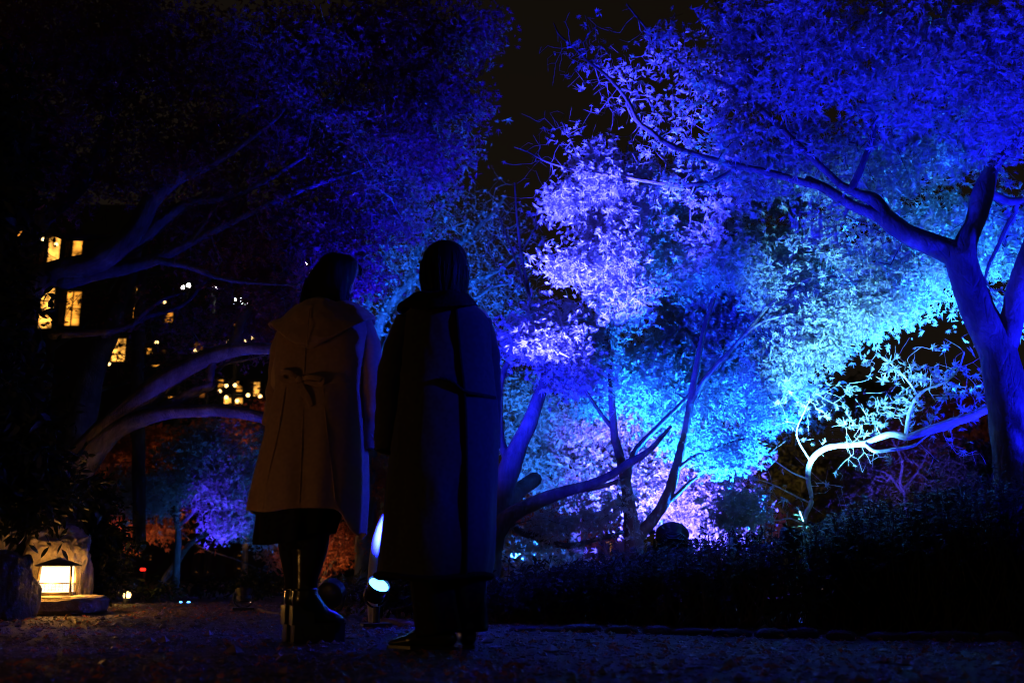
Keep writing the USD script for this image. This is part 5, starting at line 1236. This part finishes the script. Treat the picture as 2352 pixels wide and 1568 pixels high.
# --- person in the long dark coat
Yd = 4.0
pe = thing('person', 'person with bobbed dark hair in long dark seamed coat with wide collar, facing away', 'person', (at(1025, 1490, Yd)[0], Yd, 0))
FD = [np.array([-.85, .35]), np.array([.1, .9])]
figure(pe, Yd, at(1022, 628, Yd + .01), 0.085, (.15, .98, .06), at(1024, 695, Yd), [at(948, 735, Yd), at(1100, 735, Yd)], [at(985, 1000, Yd), at(1070, 1000, Yd)],
       [at(990, 1230, Yd), at(1070, 1230, Yd)], [at(1020, 1462, Yd - .02), at(1075, 1460, Yd + .05)], [at(905, 850, Yd), at(1118, 850, Yd)], [at(886, 945, Yd), at(1108, 960, Yd + .06)], [np.array([-.1, .05, -1]), np.array([0, .1, -1.0])], 0.9)
HD = Loft([(556, 1016, 1030, .02), (559, 1004, 1044, .05), (566, 992, 1056, .07), (580, 979, 1066, .088), (600, 970, 1074, .098), (625, 966, 1077, .104), (645, 967, 1076, .105), (662, 972, 1072, .10), (680, 978, 1068, .09), (696, 985, 1066, .08)], Yd, folds=[(.012, 17, .4, 1), (.01, 29, 1.0, 1)], power=2.1, seed=4, m=40)
hair2 = obj('hair', HD.mesh(.02), 'black_hair', pe, True)
obj('hair_crown', ell(at(1023, 585, Yd), (44 * kW, .075, 30 * kW)).refine_to_length(.02), 'black_hair', hair2, True)
st2 = []
for k in range(170):
    th = rngh.uniform(0, 2 * np.pi); d0 = rngh.uniform(575, 650)
    q = np.array([HD.point(d, th + rngh.normal(0, .05)) for d in (d0, (d0 + 700) / 2, 700 + rngh.normal(0, 7))])
    c_h = at(1022, 640, Yd); off = unit((q - c_h) * [1, 1, 0]) * rngh.uniform(.001, .006)
    st2.append(tube(spline(q + off, 4), np.linspace(.0018, .0006, 9), 3, False))
for k in range(22):
    a0 = rngh.uniform(0, np.pi); p0 = at(1022 + 52 * math.cos(a0), 615 - 56 * math.sin(a0), Yd)
    st2.append(tube(spline([p0, p0 + np.array([math.cos(a0) * .012, 0, math.sin(a0) * .010]), p0 + np.array([math.cos(a0) * .02 + rngh.normal(0, .01), 0, -.02])], 4), np.linspace(.0008, .0004, 9), 3, False))
obj('loose_strands', cat(st2), 'black_hair', hair2)
def hemd(th):
    return -.008 * np.sin(3 * th) + .0 * th
CD = Loft([(690, 985, 1075, .085), (706, 948, 1096, .10), (722, 932, 1115, .118), (748, 926, 1128, .13), (800, 915, 1134, .135), (900, 905, 1141, .14), (1000, 897, 1145, .15), (1100, 888, 1142, .165), (1200, 878, 1137, .178), (1290, 868, 1130, .188), (1324, 863, 1124, .19)], Yd,
          folds=[(.020, 7, 1.2, 1.3), (.014, 12, .3, 1.5)], power=2.1, seed=7, hem=hemd, m=60)
coat2 = obj('coat', CD.mesh(), 'dark_wool', pe, True)
sleeve([(938, 735, Yd, 30), (916, 800, Yd - .02, 35), (900, 870, Yd - .03, 34), (893, 940, Yd - .03, 31), (886, 1000, Yd - .02, 27), (880, 1034, Yd - .02, 21)], Yd, 'sleeve', 'dark_wool', pe, 2, .05)
sleeve([(1104, 738, Yd, 27), (1120, 800, Yd, 25), (1128, 870, Yd, 23), (1130, 940, Yd + .02, 21), (1132, 1030, Yd + .03, 18)], Yd, 'sleeve', 'dark_wool', pe, 3, .05)
ringcloth([
    ring([(978, 672, Yd - .05), (1010, 668, Yd - .10), (1050, 668, Yd - .10), (1072, 674, Yd - .03), (1070, 680, Yd + .06), (1020, 684, Yd + .10), (978, 680, Yd + .05)]),
    ring([(955, 672, Yd - .06), (1000, 668, Yd - .145), (1055, 670, Yd - .145), (1084, 684, Yd - .05), (1084, 692, Yd + .06), (1020, 702, Yd + .115), (950, 688, Yd + .06)]),
    ring([(930, 688, Yd - .07), (985, 688, Yd - .165), (1060, 688, Yd - .165), (1090, 696, Yd - .06), (1094, 704, Yd + .06), (1020, 720, Yd + .13), (928, 705, Yd + .06)]),
    ring([(919, 702, Yd - .06), (975, 708, Yd - .165), (1062, 702, Yd - .165), (1090, 702, Yd - .06), (1094, 712, Yd + .05), (1020, 735, Yd + .125), (922, 722, Yd + .05)])], 'collar', 'black_fleece', pe, .018, seed=8)
obj('seam_piping', CD.band([(1046, 706), (1050, 750), (1057, 830), (1066, 910), (1070, 1000), (1071, 1100), (1071, 1200), (1070, 1318)], .0065, .010, .008), 'black_fleece', pe, True)
obj('seam_piping', CD.band([(1010, 884), (1035, 890), (1068, 912), (1100, 917), (1132, 918), (1140, 917)], .0062, .013, .010), 'black_fleece', pe, True)
obj('hem_trim', cat([tube(CD.point(np.full(97, 1322.0), np.linspace(0, 2 * np.pi, 97)), .011, 8, False)]), 'black_fleece', pe, True)
obj('sleeve_cuff', tube(spline([at(896, 1040, Yd - .05), at(876, 1036, Yd - .055), at(864, 1030, Yd)], 5), .009, 8), 'black_fleece', pe, True)
def trouser(pts):
    P = np.array([[*at(x, y, Yy), r * pix(y, Yy)] for x, y, Yy, r in pts]); S = spline(P, 7)
    V, f = tube(S[:, :3], S[:, 3], 32)
    n = len(S) * 32; b = V[:n].reshape(len(S), 32, 3); c = S[:, None, :3]; a = np.arange(32)[None] * 2 * np.pi / 32
    k = 1 + .06 * np.sin(6 * a + 1) * np.linspace(.2, 1, len(S))[:, None] + (meshkit.fbm(b * 12, 3) - .5) * .12
    V[:n] = (c + (b - c) * k[..., None]).reshape(-1, 3)
    obj('trouser_leg', (V, f), 'black_cloth', pe, True)
trouser([(990, 1180, Yd, 50), (990, 1260, Yd - .01, 50), (993, 1330, Yd - .01, 52), (1002, 1390, Yd - .01, 54), (1012, 1452, Yd - .01, 56)])
trouser([(1066, 1180, Yd + .02, 50), (1066, 1260, Yd + .03, 50), (1066, 1330, Yd + .04, 52), (1066, 1390, Yd + .04, 54), (1066, 1448, Yd + .04, 54)])
def shoe(o, ang, L=.235):
    d = np.array([math.cos(ang), math.sin(ang), 0]); s = np.array([-d[1], d[0], 0]); P_ = lambda a, b, z: o + d * a + s * b + np.array([0, 0, z])
    B = m3.Manifold.batch_hull([sph(P_(-.02, 0, .04), .034), sph(P_(.03, 0, .075), .034), sph(P_(.10, 0, .048), .030), sph(P_(.13, .012, .032), .026), sph(P_(.13, -.012, .032), .026)])
    B += m3.Manifold.batch_hull([sph(P_(.12, .012, .032), .026), sph(P_(.12, -.012, .032), .026), sph(P_(L - .05, 0, .024), .016), sph(P_(L - .015, 0, .018), .008)])
    b_ = obj('shoe', smooth_m(B, .010, 6), 'black_leather', pe, True)
    import shapely.geometry as sg
    pl = sg.MultiPoint([(-.05, -.02), (-.05, .02), (.02, .03), (.02, -.03), (.12, .036), (.12, -.036), (L - .01, .004), (L - .01, -.004)]).convex_hull.buffer(.004)
    e = trimesh.creation.extrude_polygon(pl, .012, engine='earcut'); e.vertices = np.array([P_(a, b, z) for a, b, z in e.vertices]); obj('sole', e, 'black_leather', b_)
shoe(np.array([at(1020, 1482, Yd)[0], Yd - .03, 0]), math.pi - .25)
shoe(np.array([at(1072, 1482, Yd)[0], Yd + .05, 0]), 1.7)

for p in stage.GetPrimAtPath('/World').GetChildren():
    for q in Usd.PrimRange(p):
        if q.GetCustomDataByKey('loc') is not None:
            q.ClearCustomDataByKey('loc')
